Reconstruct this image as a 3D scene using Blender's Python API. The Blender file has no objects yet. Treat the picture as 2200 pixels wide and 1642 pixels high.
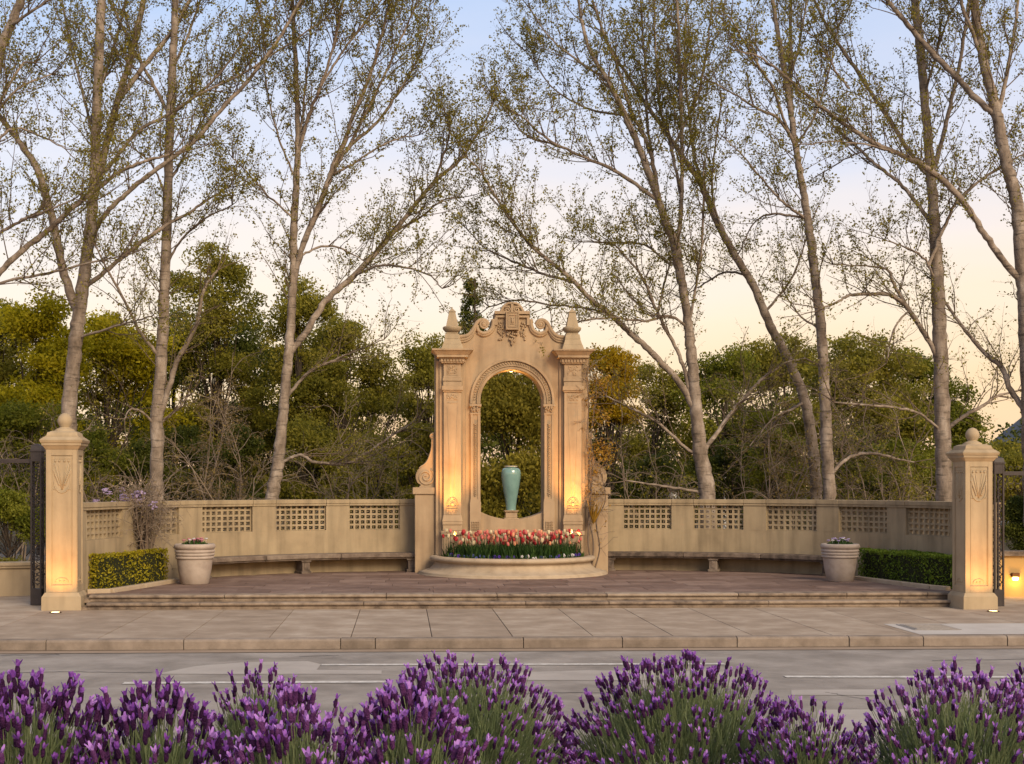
import bpy, math, random
import numpy as np
from mathutils import Vector
R = math.radians
sc = bpy.context.scene
COL = sc.collection
random.seed(11)
rng = np.random.default_rng(11)

# ------------------------------------------------------------------ camera
# survey frame: world origin = foot of the monument, +y away from the street, z = 0 pavement level
TH = R(2.3); FPX = 2900.0; PX, PY = 980.0, 1044.0; CH = 2.2; D0 = 30.4
c_, s_ = math.cos(TH), math.sin(TH)
RX = np.array((c_, -s_)); FW = np.array((s_, c_))
CAM = -((1100 - PX) / FPX * D0) * RX - D0 * FW
cam = bpy.data.cameras.new('camera'); camo = bpy.data.objects.new('camera', cam); COL.objects.link(camo)
camo.location = (CAM[0], CAM[1], CH); camo.rotation_euler = (R(90), 0, -TH)
cam.sensor_width = 36; cam.lens = 36 * FPX / 2200
cam.shift_x = (1100 - PX) / 2200; cam.shift_y = (PY - 821) / 2200
cam.clip_end = 2000; cam.clip_start = .1
sc.camera = camo

# ------------------------------------------------------------------ sky, sun, exposure
SUN_DIR = Vector((.38, -.77, .50)).normalized()      # towards the light
w = bpy.data.worlds.new('World'); sc.world = w; w.use_nodes = True
nt = w.node_tree; nt.nodes.clear()
def N(tree, kind, **kw):
    n = tree.nodes.new(kind)
    for k, v in kw.items(): setattr(n, k, v)
    return n
out = N(nt, 'ShaderNodeOutputWorld'); bg = N(nt, 'ShaderNodeBackground')
sky = N(nt, 'ShaderNodeTexSky', sky_type='NISHITA'); sky.sun_disc = False
sky.sun_elevation = R(6); sky.sun_rotation = math.atan2(SUN_DIR.x, SUN_DIR.y)
sky.air_density = 1.2; sky.dust_density = 2.0
tc = N(nt, 'ShaderNodeTexCoord'); sep = N(nt, 'ShaderNodeSeparateXYZ')
nt.links.new(tc.outputs['Generated'], sep.inputs[0])
cl = N(nt, 'ShaderNodeTexNoise'); cl.inputs['Scale'].default_value = 2.6; cl.inputs['Detail'].default_value = 5
mp = N(nt, 'ShaderNodeMapping'); mp.inputs['Scale'].default_value = (1, 1, 5)
nt.links.new(tc.outputs['Generated'], mp.inputs[0]); nt.links.new(mp.outputs[0], cl.inputs['Vector'])
ma = N(nt, 'ShaderNodeMath', operation='MULTIPLY_ADD'); ma.inputs[1].default_value = .16; ma.inputs[2].default_value = -.08
nt.links.new(cl.outputs[0], ma.inputs[0])
ad = N(nt, 'ShaderNodeMath', operation='ADD'); nt.links.new(sep.outputs['Z'], ad.inputs[0]); nt.links.new(ma.outputs[0], ad.inputs[1])
# a little warmer towards the sunset side (+x)
ax = N(nt, 'ShaderNodeMath', operation='MULTIPLY_ADD'); ax.inputs[1].default_value = -.045
nt.links.new(sep.outputs['X'], ax.inputs[0]); nt.links.new(ad.outputs[0], ax.inputs[2])
rp = N(nt, 'ShaderNodeValToRGB'); nt.links.new(ax.outputs[0], rp.inputs[0])
stops = [(0.0, (.96, .62, .37)), (.05, (.97, .70, .47)), (.11, (.96, .76, .60)), (.165, (.91, .77, .73)),
         (.225, (.71, .70, .83)), (.32, (.46, .57, .84)), (.6, (.40, .45, .60)), (1.0, (.38, .41, .52))]
el = rp.color_ramp.elements
el[0].position = stops[0][0]; el[0].color = (*stops[0][1], 1); el[1].position = 1; el[1].color = (*stops[-1][1], 1)
for p, c in stops[1:-1]:
    e = el.new(p); e.color = (*c, 1)
mul = N(nt, 'ShaderNodeMix', data_type='RGBA', blend_type='ADD'); mul.inputs[0].default_value = .06
nt.links.new(rp.outputs[0], mul.inputs[6]); nt.links.new(sky.outputs[0], mul.inputs[7])
nt.links.new(mul.outputs[2], bg.inputs[0]); bg.inputs[1].default_value = .67
nt.links.new(bg.outputs[0], out.inputs[0])
sl = bpy.data.lights.new('sun', 'SUN'); sl.energy = 2.7; sl.angle = R(28); sl.color = (1, .81, .55)
so = bpy.data.objects.new('sun', sl); COL.objects.link(so); so.location = (20, -20, 30)
so.rotation_euler = SUN_DIR.to_track_quat('Z', 'Y').to_euler()
vs = sc.view_settings; vs.view_transform = 'Standard'; vs.look = 'None'; vs.exposure = 0.55; vs.gamma = 1; vs.use_curve_mapping = False
cy = sc.cycles; cy.max_bounces = 6; cy.diffuse_bounces = 3; cy.glossy_bounces = 2; cy.transmission_bounces = 2; cy.transparent_max_bounces = 4
cy.use_denoising = True; cy.sample_clamp_indirect = 4; cy.caustics_reflective = False; cy.caustics_refractive = False

# ------------------------------------------------------------------ helpers
def U(px, py, d):
    a = (px - PX) / FPX * d
    p = CAM + a * RX + d * FW
    return np.array((p[0], p[1], CH - (py - PY) / FPX * d))

def tag(o, label=None, cat=None, group=None, kind=None):
    if label: o['label'] = label
    if cat: o['category'] = cat
    if group: o['group'] = group
    if kind: o['kind'] = kind
    return o
def empty(name, loc=(0, 0, 0), label=None, cat=None, group=None):
    o = bpy.data.objects.new(name, None); COL.objects.link(o); o.location = loc; o.empty_display_size = .1
    return tag(o, label, cat, group)
def link(name, me, parent=None, loc=None):
    o = bpy.data.objects.new(name, me); COL.objects.link(o)
    if parent is not None:
        o.parent = parent
        if loc is None: o.matrix_parent_inverse = parent.matrix_basis.inverted()   # geometry given in world space
    if loc is not None: o.location = loc
    return o
def np_mesh(name, V, F, mat, tint=None, smooth=False):
    me = bpy.data.meshes.new(name)
    V = np.ascontiguousarray(V, np.float32); F = np.ascontiguousarray(F, np.int32); m, k = F.shape
    me.vertices.add(len(V)); me.vertices.foreach_set('co', V.ravel())
    me.loops.add(m * k); me.loops.foreach_set('vertex_index', F.ravel())
    me.polygons.add(m); me.polygons.foreach_set('loop_start', np.arange(0, m * k, k, dtype=np.int32))
    if smooth: me.polygons.foreach_set('use_smooth', np.ones(m, bool))
    if tint is not None:
        a = me.attributes.new('tint', 'FLOAT', 'POINT'); a.data.foreach_set('value', np.ascontiguousarray(tint, np.float32))
    me.update(calc_edges=True); me.materials.append(mat)
    return me
def cat_np(parts):
    Vs, Fs, Ts, n = [], [], [], 0
    for p in parts:
        Vs.append(p[0]); Fs.append(p[1] + n); n += len(p[0])
        Ts.append(p[2] if len(p) > 2 and p[2] is not None else np.full(len(p[0]), .5))
    return np.concatenate(Vs), np.concatenate(Fs), np.concatenate(Ts)

class MB:
    def __init__(s): s.v, s.f, s.sm = [], [], []
    def add(s, vs, fs, smooth=False):
        n = len(s.v); s.v += [tuple(map(float, v)) for v in vs]
        for f in fs: s.f.append([i + n for i in f]); s.sm.append(smooth)
        return s
    def box(s, x0, x1, y0, y1, z0, z1, rz=0, piv=None):
        vs = [(x, y, z) for z in (z0, z1) for x, y in ((x0, y0), (x1, y0), (x1, y1), (x0, y1))]
        if rz:
            px_, py_ = piv or ((x0 + x1) / 2, (y0 + y1) / 2); c, q = math.cos(rz), math.sin(rz)
            vs = [(px_ + (x - px_) * c - (y - py_) * q, py_ + (x - px_) * q + (y - py_) * c, z) for x, y, z in vs]
        return s.add(vs, [(3, 2, 1, 0), (4, 5, 6, 7), (0, 1, 5, 4), (1, 2, 6, 5), (2, 3, 7, 6), (3, 0, 4, 7)])
    def frus(s, cx, cy_, h0, h1, z0, z1, d0=None, d1=None):
        """square frustum, half widths h0 (bottom) -> h1 (top)"""
        d0 = h0 if d0 is None else d0; d1 = h1 if d1 is None else d1
        vs = []
        for h, d, z in ((h0, d0, z0), (h1, d1, z1)): vs += [(cx - h, cy_ - d, z), (cx + h, cy_ - d, z), (cx + h, cy_ + d, z), (cx - h, cy_ + d, z)]
        return s.add(vs, [(3, 2, 1, 0), (4, 5, 6, 7), (0, 1, 5, 4), (1, 2, 6, 5), (2, 3, 7, 6), (3, 0, 4, 7)])
    def prism(s, poly, a, b, plane='xz', skip=()):
        n = len(poly)
        P = {'xz': lambda p, t: (p[0], t, p[1]), 'xy': lambda p, t: (p[0], p[1], t), 'yz': lambda p, t: (t, p[0], p[1])}[plane]
        vs = [P(p, a) for p in poly] + [P(p, b) for p in poly]
        fs = [tuple(range(n)), tuple(range(2 * n - 1, n - 1, -1))]
        fs += [(i, i + n, (i + 1) % n + n, (i + 1) % n) for i in range(n) if i not in skip]
        return s.add(vs, fs)
    def lathe(s, prof, cx, cy_, n=32, a0=0, a1=2 * math.pi, smooth=True, z=0):
        full = abs(a1 - a0 - 2 * math.pi) < 1e-6; m = n if full else n + 1; vs = []
        for r_, zz in prof:
            for i in range(m):
                a = a0 + (a1 - a0) * i / n; vs.append((cx + r_ * math.cos(a), cy_ + r_ * math.sin(a), zz + z))
        fs = []
        for j in range(len(prof) - 1):
            for i in range(n if full else m - 1):
                k = (i + 1) % m; fs.append((j * m + i, j * m + k, (j + 1) * m + k, (j + 1) * m + i))
        return s.add(vs, fs, smooth)
    def tube(s, pts, rad, k=6, smooth=True, cap=True):
        pts = np.array(pts, float); n = len(pts)
        rad = np.full(n, rad) if np.isscalar(rad) else np.array(rad)
        V, F = tubes(pts[None], rad[None], k)
        fs = [tuple(f) for f in F]
        if cap: fs += [tuple(range(k))[::-1], tuple(range((n - 1) * k, n * k))]
        return s.add(V, fs, smooth)
    def blob(s, c, r_, n=6, m=4):
        """small lumpy ellipsoid"""
        rx, ry, rz = r_ if not np.isscalar(r_) else (r_,) * 3
        vs = [(c[0], c[1], c[2] - rz)]; fs = []
        for j in range(1, m):
            t = math.pi * j / m
            for i in range(n):
                a = 2 * math.pi * i / n; vs.append((c[0] + rx * math.sin(t) * math.cos(a), c[1] + ry * math.sin(t) * math.sin(a), c[2] - rz * math.cos(t)))
        vs.append((c[0], c[1], c[2] + rz)); L = len(vs) - 1
        for i in range(n):
            k = (i + 1) % n; fs.append((0, 1 + k, 1 + i)); fs.append((L, L - n + i, L - n + k))
            for j in range(m - 2): fs.append((1 + j * n + i, 1 + j * n + k, 1 + (j + 1) * n + k, 1 + (j + 1) * n + i))
        return s.add(vs, fs, True)
    def mesh(s, name, mat):
        me = bpy.data.meshes.new(name); me.from_pydata(s.v, [], s.f)
        me.polygons.foreach_set('use_smooth', s.sm); me.materials.append(mat); me.update()
        return me
    def build(s, name, mat, parent=None, bevel=0, loc=None, seg=2):
        o = link(name, s.mesh(name, mat), parent, loc)
        if bevel:
            b = o.modifiers.new('bevel', 'BEVEL'); b.width = bevel; b.segments = seg; b.limit_method = 'ANGLE'; b.angle_limit = R(35); b.harden_normals = False
        return o

def norm(v): return v / np.maximum(np.linalg.norm(v, axis=-1, keepdims=True), 1e-9)
def tubes(P, Rr, k=4):
    """P (M,N,3), Rr (M,N) -> verts, quads of M open tubes"""
    M, n, _ = P.shape
    T = np.empty_like(P); T[:, 1:-1] = P[:, 2:] - P[:, :-2]; T[:, 0] = P[:, 1] - P[:, 0]; T[:, -1] = P[:, -1] - P[:, -2]
    T = norm(T); ref = np.zeros((M, 1, 3)); ov = np.abs(P[:, -1] - P[:, 0]); ref[np.arange(M), 0, np.argmin(ov, 1)] = 1
    a = norm(np.cross(T, np.broadcast_to(ref, T.shape))); b = np.cross(T, a)
    an = np.arange(k) * 2 * np.pi / k
    V = P[:, :, None] + Rr[:, :, None, None] * (a[:, :, None] * np.cos(an)[:, None] + b[:, :, None] * np.sin(an)[:, None])
    i = np.arange(k); j = (i + 1) % k
    base = (np.arange(M)[:, None, None] * n + np.arange(n - 1)[None, :, None]) * k
    F = np.stack([base + i, base + j, base + k + j, base + k + i], -1).reshape(-1, 4)
    return V.reshape(-1, 3), F
def spline(P, n=12):
    P = np.array(P, float); Q = np.vstack([2 * P[0] - P[1], P, 2 * P[-1] - P[-2]]); o = []
    for i in range(1, len(Q) - 2):
        a, b, c, d = Q[i - 1:i + 3]
        for t in np.linspace(0, 1, n, endpoint=False):
            o.append(.5 * (2 * b + (c - a) * t + (2 * a - 5 * b + 4 * c - d) * t * t + (3 * b - a - 3 * c + d) * t ** 3))
    o.append(P[-1]); return np.array(o)
def leaves(C, size, g, aspect=.55, up=.3, droop=0.0, tint=None):
    """one diamond leaf per centre"""
    M = len(C); a = norm(g.normal(size=(M, 3)) + np.array((0, 0, -droop))); nn = norm(g.normal(size=(M, 3)) + np.array((0, 0, up)))
    b = norm(np.cross(nn, a)); sz = size * (.6 + .8 * g.random((M, 1)))
    V = np.stack([C - a * sz * .5, C + b * sz * aspect * .5 + a * sz * .06, C + a * sz * .5, C - b * sz * aspect * .5 + a * sz * .06], 1).reshape(-1, 3)
    F = np.arange(M * 4).reshape(-1, 4)
    t = g.random(M) if tint is None else tint
    return V, F, np.repeat(t, 4)

# ------------------------------------------------------------------ materials
def mat(name, cols, scale=3.0, rough=.85, bump=.15, bscale=60, streak=0, detail=6, attr=False, trans=0, objrand=0, spec=.3, metal=0, zs=1.0, emis=None, estr=0, coat=0):
    m = bpy.data.materials.new(name); m.use_nodes = True; t = m.node_tree; t.nodes.clear()
    o = N(t, 'ShaderNodeOutputMaterial'); p = N(t, 'ShaderNodeBsdfPrincipled')
    p.inputs['Roughness'].default_value = rough; p.inputs['Specular IOR Level'].default_value = spec; p.inputs['Metallic'].default_value = metal
    p.inputs['Coat Weight'].default_value = coat
    L = t.links.new
    tcn = N(t, 'ShaderNodeTexCoord'); mpn = N(t, 'ShaderNodeMapping'); mpn.inputs['Scale'].default_value = (1, 1, zs)
    L(tcn.outputs['Object'], mpn.inputs[0])
    r_ = N(t, 'ShaderNodeValToRGB'); e = r_.color_ramp.elements
    if attr:
        at = N(t, 'ShaderNodeAttribute', attribute_name='tint'); L(at.outputs['Fac'], r_.inputs[0]); lo, hi = 0, 1
    else:
        nz = N(t, 'ShaderNodeTexNoise'); nz.inputs['Scale'].default_value = scale; nz.inputs['Detail'].default_value = detail; nz.inputs['Roughness'].default_value = .62
        L(mpn.outputs[0], nz.inputs['Vector'])
        fac = nz.outputs[0]
        if objrand:
            oi = N(t, 'ShaderNodeObjectInfo'); q = N(t, 'ShaderNodeMath', operation='MULTIPLY_ADD'); q.inputs[1].default_value = objrand
            L(oi.outputs['Random'], q.inputs[0]); L(fac, q.inputs[2])
            q2 = N(t, 'ShaderNodeMath', operation='SUBTRACT'); q2.inputs[1].default_value = objrand / 2; L(q.outputs[0], q2.inputs[0]); fac = q2.outputs[0]
        L(fac, r_.inputs[0]); lo, hi = .28, .72
    e[0].position = lo; e[0].color = (*cols[0], 1); e[1].position = hi; e[1].color = (*cols[-1], 1)
    for i, c in enumerate(cols[1:-1]):
        q = e.new(lo + (hi - lo) * (i + 1) / (len(cols) - 1)); q.color = (*c, 1)
    col = r_.outputs[0]
    if streak:
        n2 = N(t, 'ShaderNodeTexNoise'); n2.inputs['Scale'].default_value = 5; n2.inputs['Detail'].default_value = 5
        m2 = N(t, 'ShaderNodeMapping'); m2.inputs['Scale'].default_value = (1, 1, .12); L(tcn.outputs['Object'], m2.inputs[0]); L(m2.outputs[0], n2.inputs['Vector'])
        rr = N(t, 'ShaderNodeMapRange'); rr.inputs[1].default_value = .42; rr.inputs[2].default_value = .72; rr.inputs[3].default_value = 1; rr.inputs[4].default_value = 1 - streak
        L(n2.outputs[0], rr.inputs[0])
        mx = N(t, 'ShaderNodeMix', data_type='RGBA', blend_type='MULTIPLY'); mx.inputs[0].default_value = 1; L(col, mx.inputs[6]); L(rr.outputs[0], mx.inputs[7]); col = mx.outputs[2]
    L(col, p.inputs['Base Color'])
    if bump:
        nb = N(t, 'ShaderNodeTexNoise'); nb.inputs['Scale'].default_value = bscale; nb.inputs['Detail'].default_value = 4; L(mpn.outputs[0], nb.inputs['Vector'])
        bp = N(t, 'ShaderNodeBump'); bp.inputs['Strength'].default_value = bump; bp.inputs['Distance'].default_value = .02
        L(nb.outputs[0], bp.inputs['Height']); L(bp.outputs[0], p.inputs['Normal'])
    if emis: p.inputs['Emission Color'].default_value = (*emis, 1); p.inputs['Emission Strength'].default_value = estr
    if trans:
        tr = N(t, 'ShaderNodeBsdfTranslucent'); L(col, tr.inputs[0]); mx = N(t, 'ShaderNodeMixShader'); mx.inputs[0].default_value = trans
        L(p.outputs[0], mx.inputs[1]); L(tr.outputs[0], mx.inputs[2]); L(mx.outputs[0], o.inputs[0])
    else: L(p.outputs[0], o.inputs[0])
    return m
def bark():
    m = mat('pale_bark', [(.10, .075, .057), (.235, .185, .148), (.40, .335, .285)], 4.5, .9, .8, 16, zs=.5, detail=9); t = m.node_tree; L = t.links.new
    p = next(n for n in t.nodes if n.type == 'BSDF_PRINCIPLED'); src = p.inputs['Base Color'].links[0].from_socket
    tcn = N(t, 'ShaderNodeTexCoord'); mp_ = N(t, 'ShaderNodeMapping'); mp_.inputs['Scale'].default_value = (1.6, 1.6, 11); L(tcn.outputs['Object'], mp_.inputs[0])
    nz = N(t, 'ShaderNodeTexNoise'); nz.inputs['Scale'].default_value = 1.6; nz.inputs['Detail'].default_value = 5; nz.inputs['Roughness'].default_value = .7; L(mp_.outputs[0], nz.inputs['Vector'])
    mr = N(t, 'ShaderNodeMapRange'); mr.inputs[1].default_value = .53; mr.inputs[2].default_value = .66; mr.inputs[3].default_value = 1; mr.inputs[4].default_value = .38; L(nz.outputs[0], mr.inputs[0])
    mx = N(t, 'ShaderNodeMix', data_type='RGBA', blend_type='MULTIPLY'); mx.inputs[0].default_value = 1; L(src, mx.inputs[6]); L(mr.outputs[0], mx.inputs[7]); L(mx.outputs[2], p.inputs['Base Color'])
    return m
M = {}
M['stucco'] = mat('peach_stucco', [(.31, .212, .132), (.38, .27, .17), (.42, .305, .195)], 1.6, .9, .18, 90, streak=.3)
M['wall'] = mat('tan_stucco', [(.255, .195, .125), (.33, .255, .163), (.375, .295, .19)], 1.3, .9, .18, 80, streak=.32)
M['pillar'] = mat('cream_stucco', [(.32, .24, .155), (.385, .295, .192), (.42, .325, .215)], 1.5, .9, .15, 90, streak=.22)
M['oldstone'] = mat('weathered_stone', [(.10, .075, .06), (.24, .18, .135), (.33, .26, .20)], 5, .9, .5, 45, objrand=.25)
M['benchstone'] = mat('dark_bench_stone', [(.06, .045, .036), (.15, .112, .088), (.24, .19, .15)], 5, .9, .5, 45, objrand=.25, detail=8)  # darker copy of the weathered stone, for the benches
M['planterstone'] = mat('cast_stone', [(.30, .23, .16), (.40, .31, .22), (.45, .36, .26)], 3, .85, .25, 60)
M['paving'] = mat('terrace_stone', [(.125, .076, .058), (.175, .112, .088), (.25, .17, .135)], 2.4, .85, .3, 40, objrand=.3, detail=8)
M['slab'] = mat('pavement_concrete', [(.235, .175, .128), (.32, .247, .187), (.43, .35, .28)], 1.7, .9, .25, 70, objrand=.1, detail=10)
M['joint'] = mat('dark_joint', [(.05, .038, .03), (.085, .065, .05)], 6, .95, .2)
M['kerb'] = mat('kerb_concrete', [(.14, .11, .088), (.215, .17, .138), (.285, .23, .19)], 3.5, .9, .35, 50, objrand=.2, detail=9)
M['gutter'] = mat('gutter_concrete', [(.26, .19, .14), (.34, .255, .19)], 4, .9, .2)
M['asphalt'] = mat('worn_asphalt', [(.205, .178, .158), (.30, .264, .238), (.40, .355, .325)], 1.3, .85, .6, 180, detail=12)
M['patch'] = mat('pale_concrete_patch', [(.40, .36, .33), (.50, .46, .43)], 2, .9, .2)
M['roadpatch'] = mat('road_repair', [(.32, .285, .26), (.42, .375, .345)], 1.5, .9, .3, 120, detail=10)
M['paint'] = mat('road_paint', [(.33, .295, .27), (.52, .49, .46), (.70, .67, .64)], 11, .8, .2, 100, detail=12)
M['soil'] = mat('dark_soil', [(.02, .014, .01), (.05, .035, .022)], 12, .95, .8, 40)
M['earth'] = mat('garden_earth', [(.035, .03, .015), (.07, .055, .03)], 3, .95, .6, 20)
M['iron'] = mat('painted_iron', [(.022, .016, .017), (.045, .034, .034)], 8, .5, .1, 60, spec=.4)
M['pot'] = mat('grey_cast_pot', [(.28, .22, .185), (.38, .31, .265), (.44, .365, .315)], 4, .8, .15, 70)
M['vase'] = mat('teal_glaze', [(.12, .215, .20), (.165, .285, .265), (.22, .345, .315)], 3.5, .16, .02, 20, spec=.5, coat=.6, zs=.6)
M['vaserim'] = mat('pale_rim', [(.5, .43, .34), (.6, .52, .42)], 5, .5, .05)
M['bark'] = bark()
M['twig'] = mat('twig_bark', [(.09, .062, .045), (.17, .125, .095)], 5, .9, .2, 20)
M['drytwig'] = mat('dry_twig', [(.16, .12, .09), (.30, .235, .18)], 5, .9, .2, 20)
M['darkbark'] = mat('dark_bark', [(.03, .022, .016), (.075, .055, .04)], 4, .9, .6, 15)
def leafmat(name, cols, trans=.35, rough=.6): return mat(name, cols, attr=True, trans=trans, rough=rough, bump=0, spec=.2)
M['spring'] = leafmat('spring_leaf', [(.15, .13, .02), (.23, .20, .032), (.32, .27, .055)], .5)
M['yellowgreen'] = leafmat('yellow_green_leaf', [(.15, .15, .006), (.38, .33, .010), (.58, .47, .02)], .5)
M['green'] = leafmat('green_leaf', [(.065, .085, .009), (.17, .185, .018), (.30, .28, .035)], .5)
M['olive'] = leafmat('olive_leaf', [(.095, .095, .013), (.235, .215, .026), (.40, .335, .05)], .5)
M['darkgreen'] = leafmat('dark_green_leaf', [(.03, .042, .008), (.085, .10, .014), (.17, .17, .026)], .45)
M['arch'] = leafmat('pale_olive_leaf', [(.15, .135, .018), (.30, .255, .035), (.45, .375, .06)], .5)
M['brown'] = leafmat('brown_leaf', [(.11, .075, .032), (.19, .135, .05), (.26, .19, .06)])
M['yellow'] = leafmat('yellow_blossom', [(.34, .23, .012), (.55, .38, .016), (.72, .50, .025)], .45)
M['vineleaf'] = leafmat('amber_vine_leaf', [(.20, .11, .02), (.38, .21, .03), (.5, .3, .04)])
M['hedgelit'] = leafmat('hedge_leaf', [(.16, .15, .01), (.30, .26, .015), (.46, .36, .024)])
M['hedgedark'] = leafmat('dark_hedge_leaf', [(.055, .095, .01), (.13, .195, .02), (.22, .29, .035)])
M['tulipleaf'] = leafmat('tulip_leaf', [(.02, .05, .012), (.045, .095, .02), (.08, .14, .03)], .3)
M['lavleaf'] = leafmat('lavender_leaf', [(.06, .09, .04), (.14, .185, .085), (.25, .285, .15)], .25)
M['lavhead'] = mat('lavender_spike', [(.03, .009, .04), (.07, .02, .085), (.12, .04, .145)], 60, .8, .6, 300, objrand=.6, spec=.1)
M['lavbract'] = mat('lavender_bract', [(.20, .06, .34), (.34, .14, .54), (.50, .26, .70)], 60, .7, .1, 200, objrand=.7, trans=.3, spec=.1)
M['wist'] = mat('lilac_petal', [(.36, .27, .50), (.55, .45, .66)], 30, .7, .1, trans=.3)
for nm, a, b in (('red', (.42, .02, .03), (.6, .05, .06)), ('pink', (.62, .13, .12), (.75, .25, .2)), ('coral', (.72, .28, .14), (.8, .4, .24)), ('cream', (.70, .56, .33), (.8, .7, .5)),
                 ('violet', (.06, .02, .28), (.12, .05, .4)), ('white', (.6, .55, .6), (.75, .72, .72)), ('rose', (.5, .14, .22), (.65, .28, .34)), ('blue', (.05, .06, .25), (.12, .14, .38))):
    M[nm] = mat(nm + '_petal', [a, b], 25, .55, .05, trans=.3)
M['metalcover'] = mat('grey_cover', [(.24, .21, .19), (.34, .31, .29)], 20, .7, .6, 90)
M['lens'] = mat('lit_lens', [(1, .8, .4)] * 2, 1, .5, 0, emis=(1, .72, .3), estr=6)
M['lensdim'] = mat('shielded_lens', [(.5, .35, .15)] * 2, 1, .5, 0, emis=(1, .6, .2), estr=.6)
M['fixture'] = mat('bronze_fixture', [(.06, .03, .015), (.1, .05, .02)], 5, .5, 0, metal=.5)
M['globe'] = mat('white_glass', [(.75, .72, .7), (.82, .8, .78)], 3, .4, 0)
M['roofslate'] = mat('grey_slate', [(.12, .13, .15), (.18, .19, .21)], 6, .8, .2)
M['housewall'] = mat('pale_render', [(.5, .47, .42), (.58, .54, .5)], 3, .85, .1)

# ------------------------------------------------------------------ the setting: ground, road, kerb, pavement, terrace
def sheet(name, x0, x1, y0, y1, z, m, parent=None):
    o = MB().add([(x0, y0, z), (x1, y0, z), (x1, y1, z), (x0, y1, z)], [(0, 1, 2, 3)]).build(name, m, parent)
    if parent is None: tag(o, kind='structure')
    return o
sheet('ground', -700, 700, -400, 900, -.32, M['earth'])
KY = -10.86; RZ = -.155
road = tag(MB().box(-60, 60, -24.5, KY + .06, -.30, RZ).build('road', M['asphalt']), kind='structure')
sheet('gutter', -40, 40, KY - .33, KY + .02, RZ + .004, M['gutter'], road)
M['grime'] = mat('gutter_grime', [(.07, .05, .038), (.16, .12, .09)], 9, .95, .3, detail=9)
sheet('gutter_grime', -40, 40, KY - .03, KY + .02, RZ + .008, M['grime'], road); sheet('gutter_joint', -40, 40, KY - .345, KY - .325, RZ + .007, M['grime'], road)
def road_poly(name, pts, z, m):
    return MB().add([(x, y, z) for x, y in pts], [tuple(range(len(pts)))]).build(name, m, road)
def gpt(px, py, z=RZ):
    d = (CH - z) * FPX / (py - PY); return tuple(U(px, py, d)[:2])
def strip(px0, px1, y, wd, z=RZ + .008, slope=0):
    x0, ya = gpt(px0, y); x1, yb = gpt(px1, y + slope); road_poly('lane_line', [(x0, ya), (x1, yb), (x1, yb + wd), (x0, ya + wd)], z, M['paint'])
strip(262, 830, 1471, .16, slope=-3); strip(1690, 2230, 1457, .15, slope=1); strip(690, 1560, 1431, .14, slope=-2)
road_poly('road_patch', [gpt(*p) for p in ((335, 1449), (420, 1432), (520, 1424), (660, 1421), (690, 1428), (680, 1440), (820, 1441), (820, 1449))], RZ + .0045, M['roadpatch'])
road_poly('road_patch', [gpt(*p) for p in ((1090, 1446), (1260, 1441), (1560, 1444), (1560, 1463), (1080, 1462))], RZ + .0045, M['roadpatch'])
road_poly('road_patch', [gpt(*p) for p in ((1700, 1483), (1890, 1482), (1900, 1495), (1700, 1494))], RZ + .0045, M['roadpatch'])
road_poly('road_patch', [gpt(*p) for p in ((1760, 1526), (1990, 1524), (1990, 1560), (1740, 1580))], RZ + .0045, M['roadpatch'])
M['tar'] = mat('tar_seam', [(.05, .045, .043), (.09, .08, .078)], 8, .7, .3)
for pts in ([(0, 1447), (150, 1444), (330, 1446)], [(1100, 1492), (1230, 1489), (1380, 1492)], [(1770, 1488), (1840, 1500), (1900, 1512)], [(0, 1409), (130, 1407)], [(2000, 1420), (2200, 1417)], [(640, 1411), (730, 1409)]):
    P = spline([np.array((*gpt(*p), 0)) for p in pts], 8); P[:, :2] += rng.normal(0, .02, (len(P), 2)); n = len(P)
    MB().add([(x, y - .012, RZ + .006) for x, y, _ in P] + [(x, y + .012, RZ + .006) for x, y, _ in P], [(i, i + 1, n + i + 1, n + i) for i in range(n - 1)]).build('tar_seam', M['tar'], road)

kerb = tag(MB().box(-40, 40, KY + .02, KY + .14, -.30, -.03).build('kerb', M['joint']), kind='structure')
kx = [-14, -11.6, -9.9, -7.55, -5.6, -3.36, -2.86, -.72, .72, 2.4, 4.05, 5.15, 6.4, 8.9, 11, 13.5]
kprof = [(KY, -.28), (KY, -.035), (KY + .012, -.012), (KY + .04, .001), (KY + .17, .003), (KY + .17, -.28)]
for a, b in zip(kx[:-1], kx[1:]):
    j = random.uniform(-.006, .006)
    MB().prism([(y + j, z) for y, z in kprof], a + .006, b - .006, 'yz').build('kerb_stone', M['kerb'], kerb, .004)

pav = tag(MB().box(-40, 40, KY + .14, -5.7, -.30, -.014).build('pavement', M['joint']), kind='structure')
sx = [-16, -14.2, -12.4, -10.6, -8.75, -6.86, -5.62, -4.40, -3.22, -2.04, -.86, .32, 1.50, 2.68, 3.86, 5.04, 6.22, 7.4, 9.2, 11, 12.8, 14.6]
for a, b in zip(sx[:-1], sx[1:]):
    g = .006
    MB().box(a + g, b - g, KY + .176, -5.75, -.05, random.uniform(-.001, .002)).build('paving_slab', M['slab'], pav, .003)
# pale utility patch with a cover
xa, ya = gpt(1885, 1341, 0); xb, yb = gpt(2000, 1366, 0)
MB().add([(5.17, -10.675, .0045), (12, -10.675, .0045), (12, -9.15, .0045), (5.17, -9.15, .0045)], [(0, 1, 2, 3)]).build('concrete_patch', M['patch'], pav)
uc = empty('utility_cover', (5.68, -9.70, .005), 'grey ribbed metal utility cover set in pale concrete by the kerb', 'utility cover')
mb = MB().box(-.36, .36, -.40, .40, 0, .008)
mb.build('frame', M['metalcover'], uc, loc=(0, 0, 0))
mb = MB().box(-.32, .32, -.36, .36, .008, .014)
for i in range(9): mb.box(-.29, .29, -.31 + i * .072, -.28 + i * .072, .014, .019)
mb.build('lid', M['metalcover'], uc, loc=(0, 0, 0))

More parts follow.
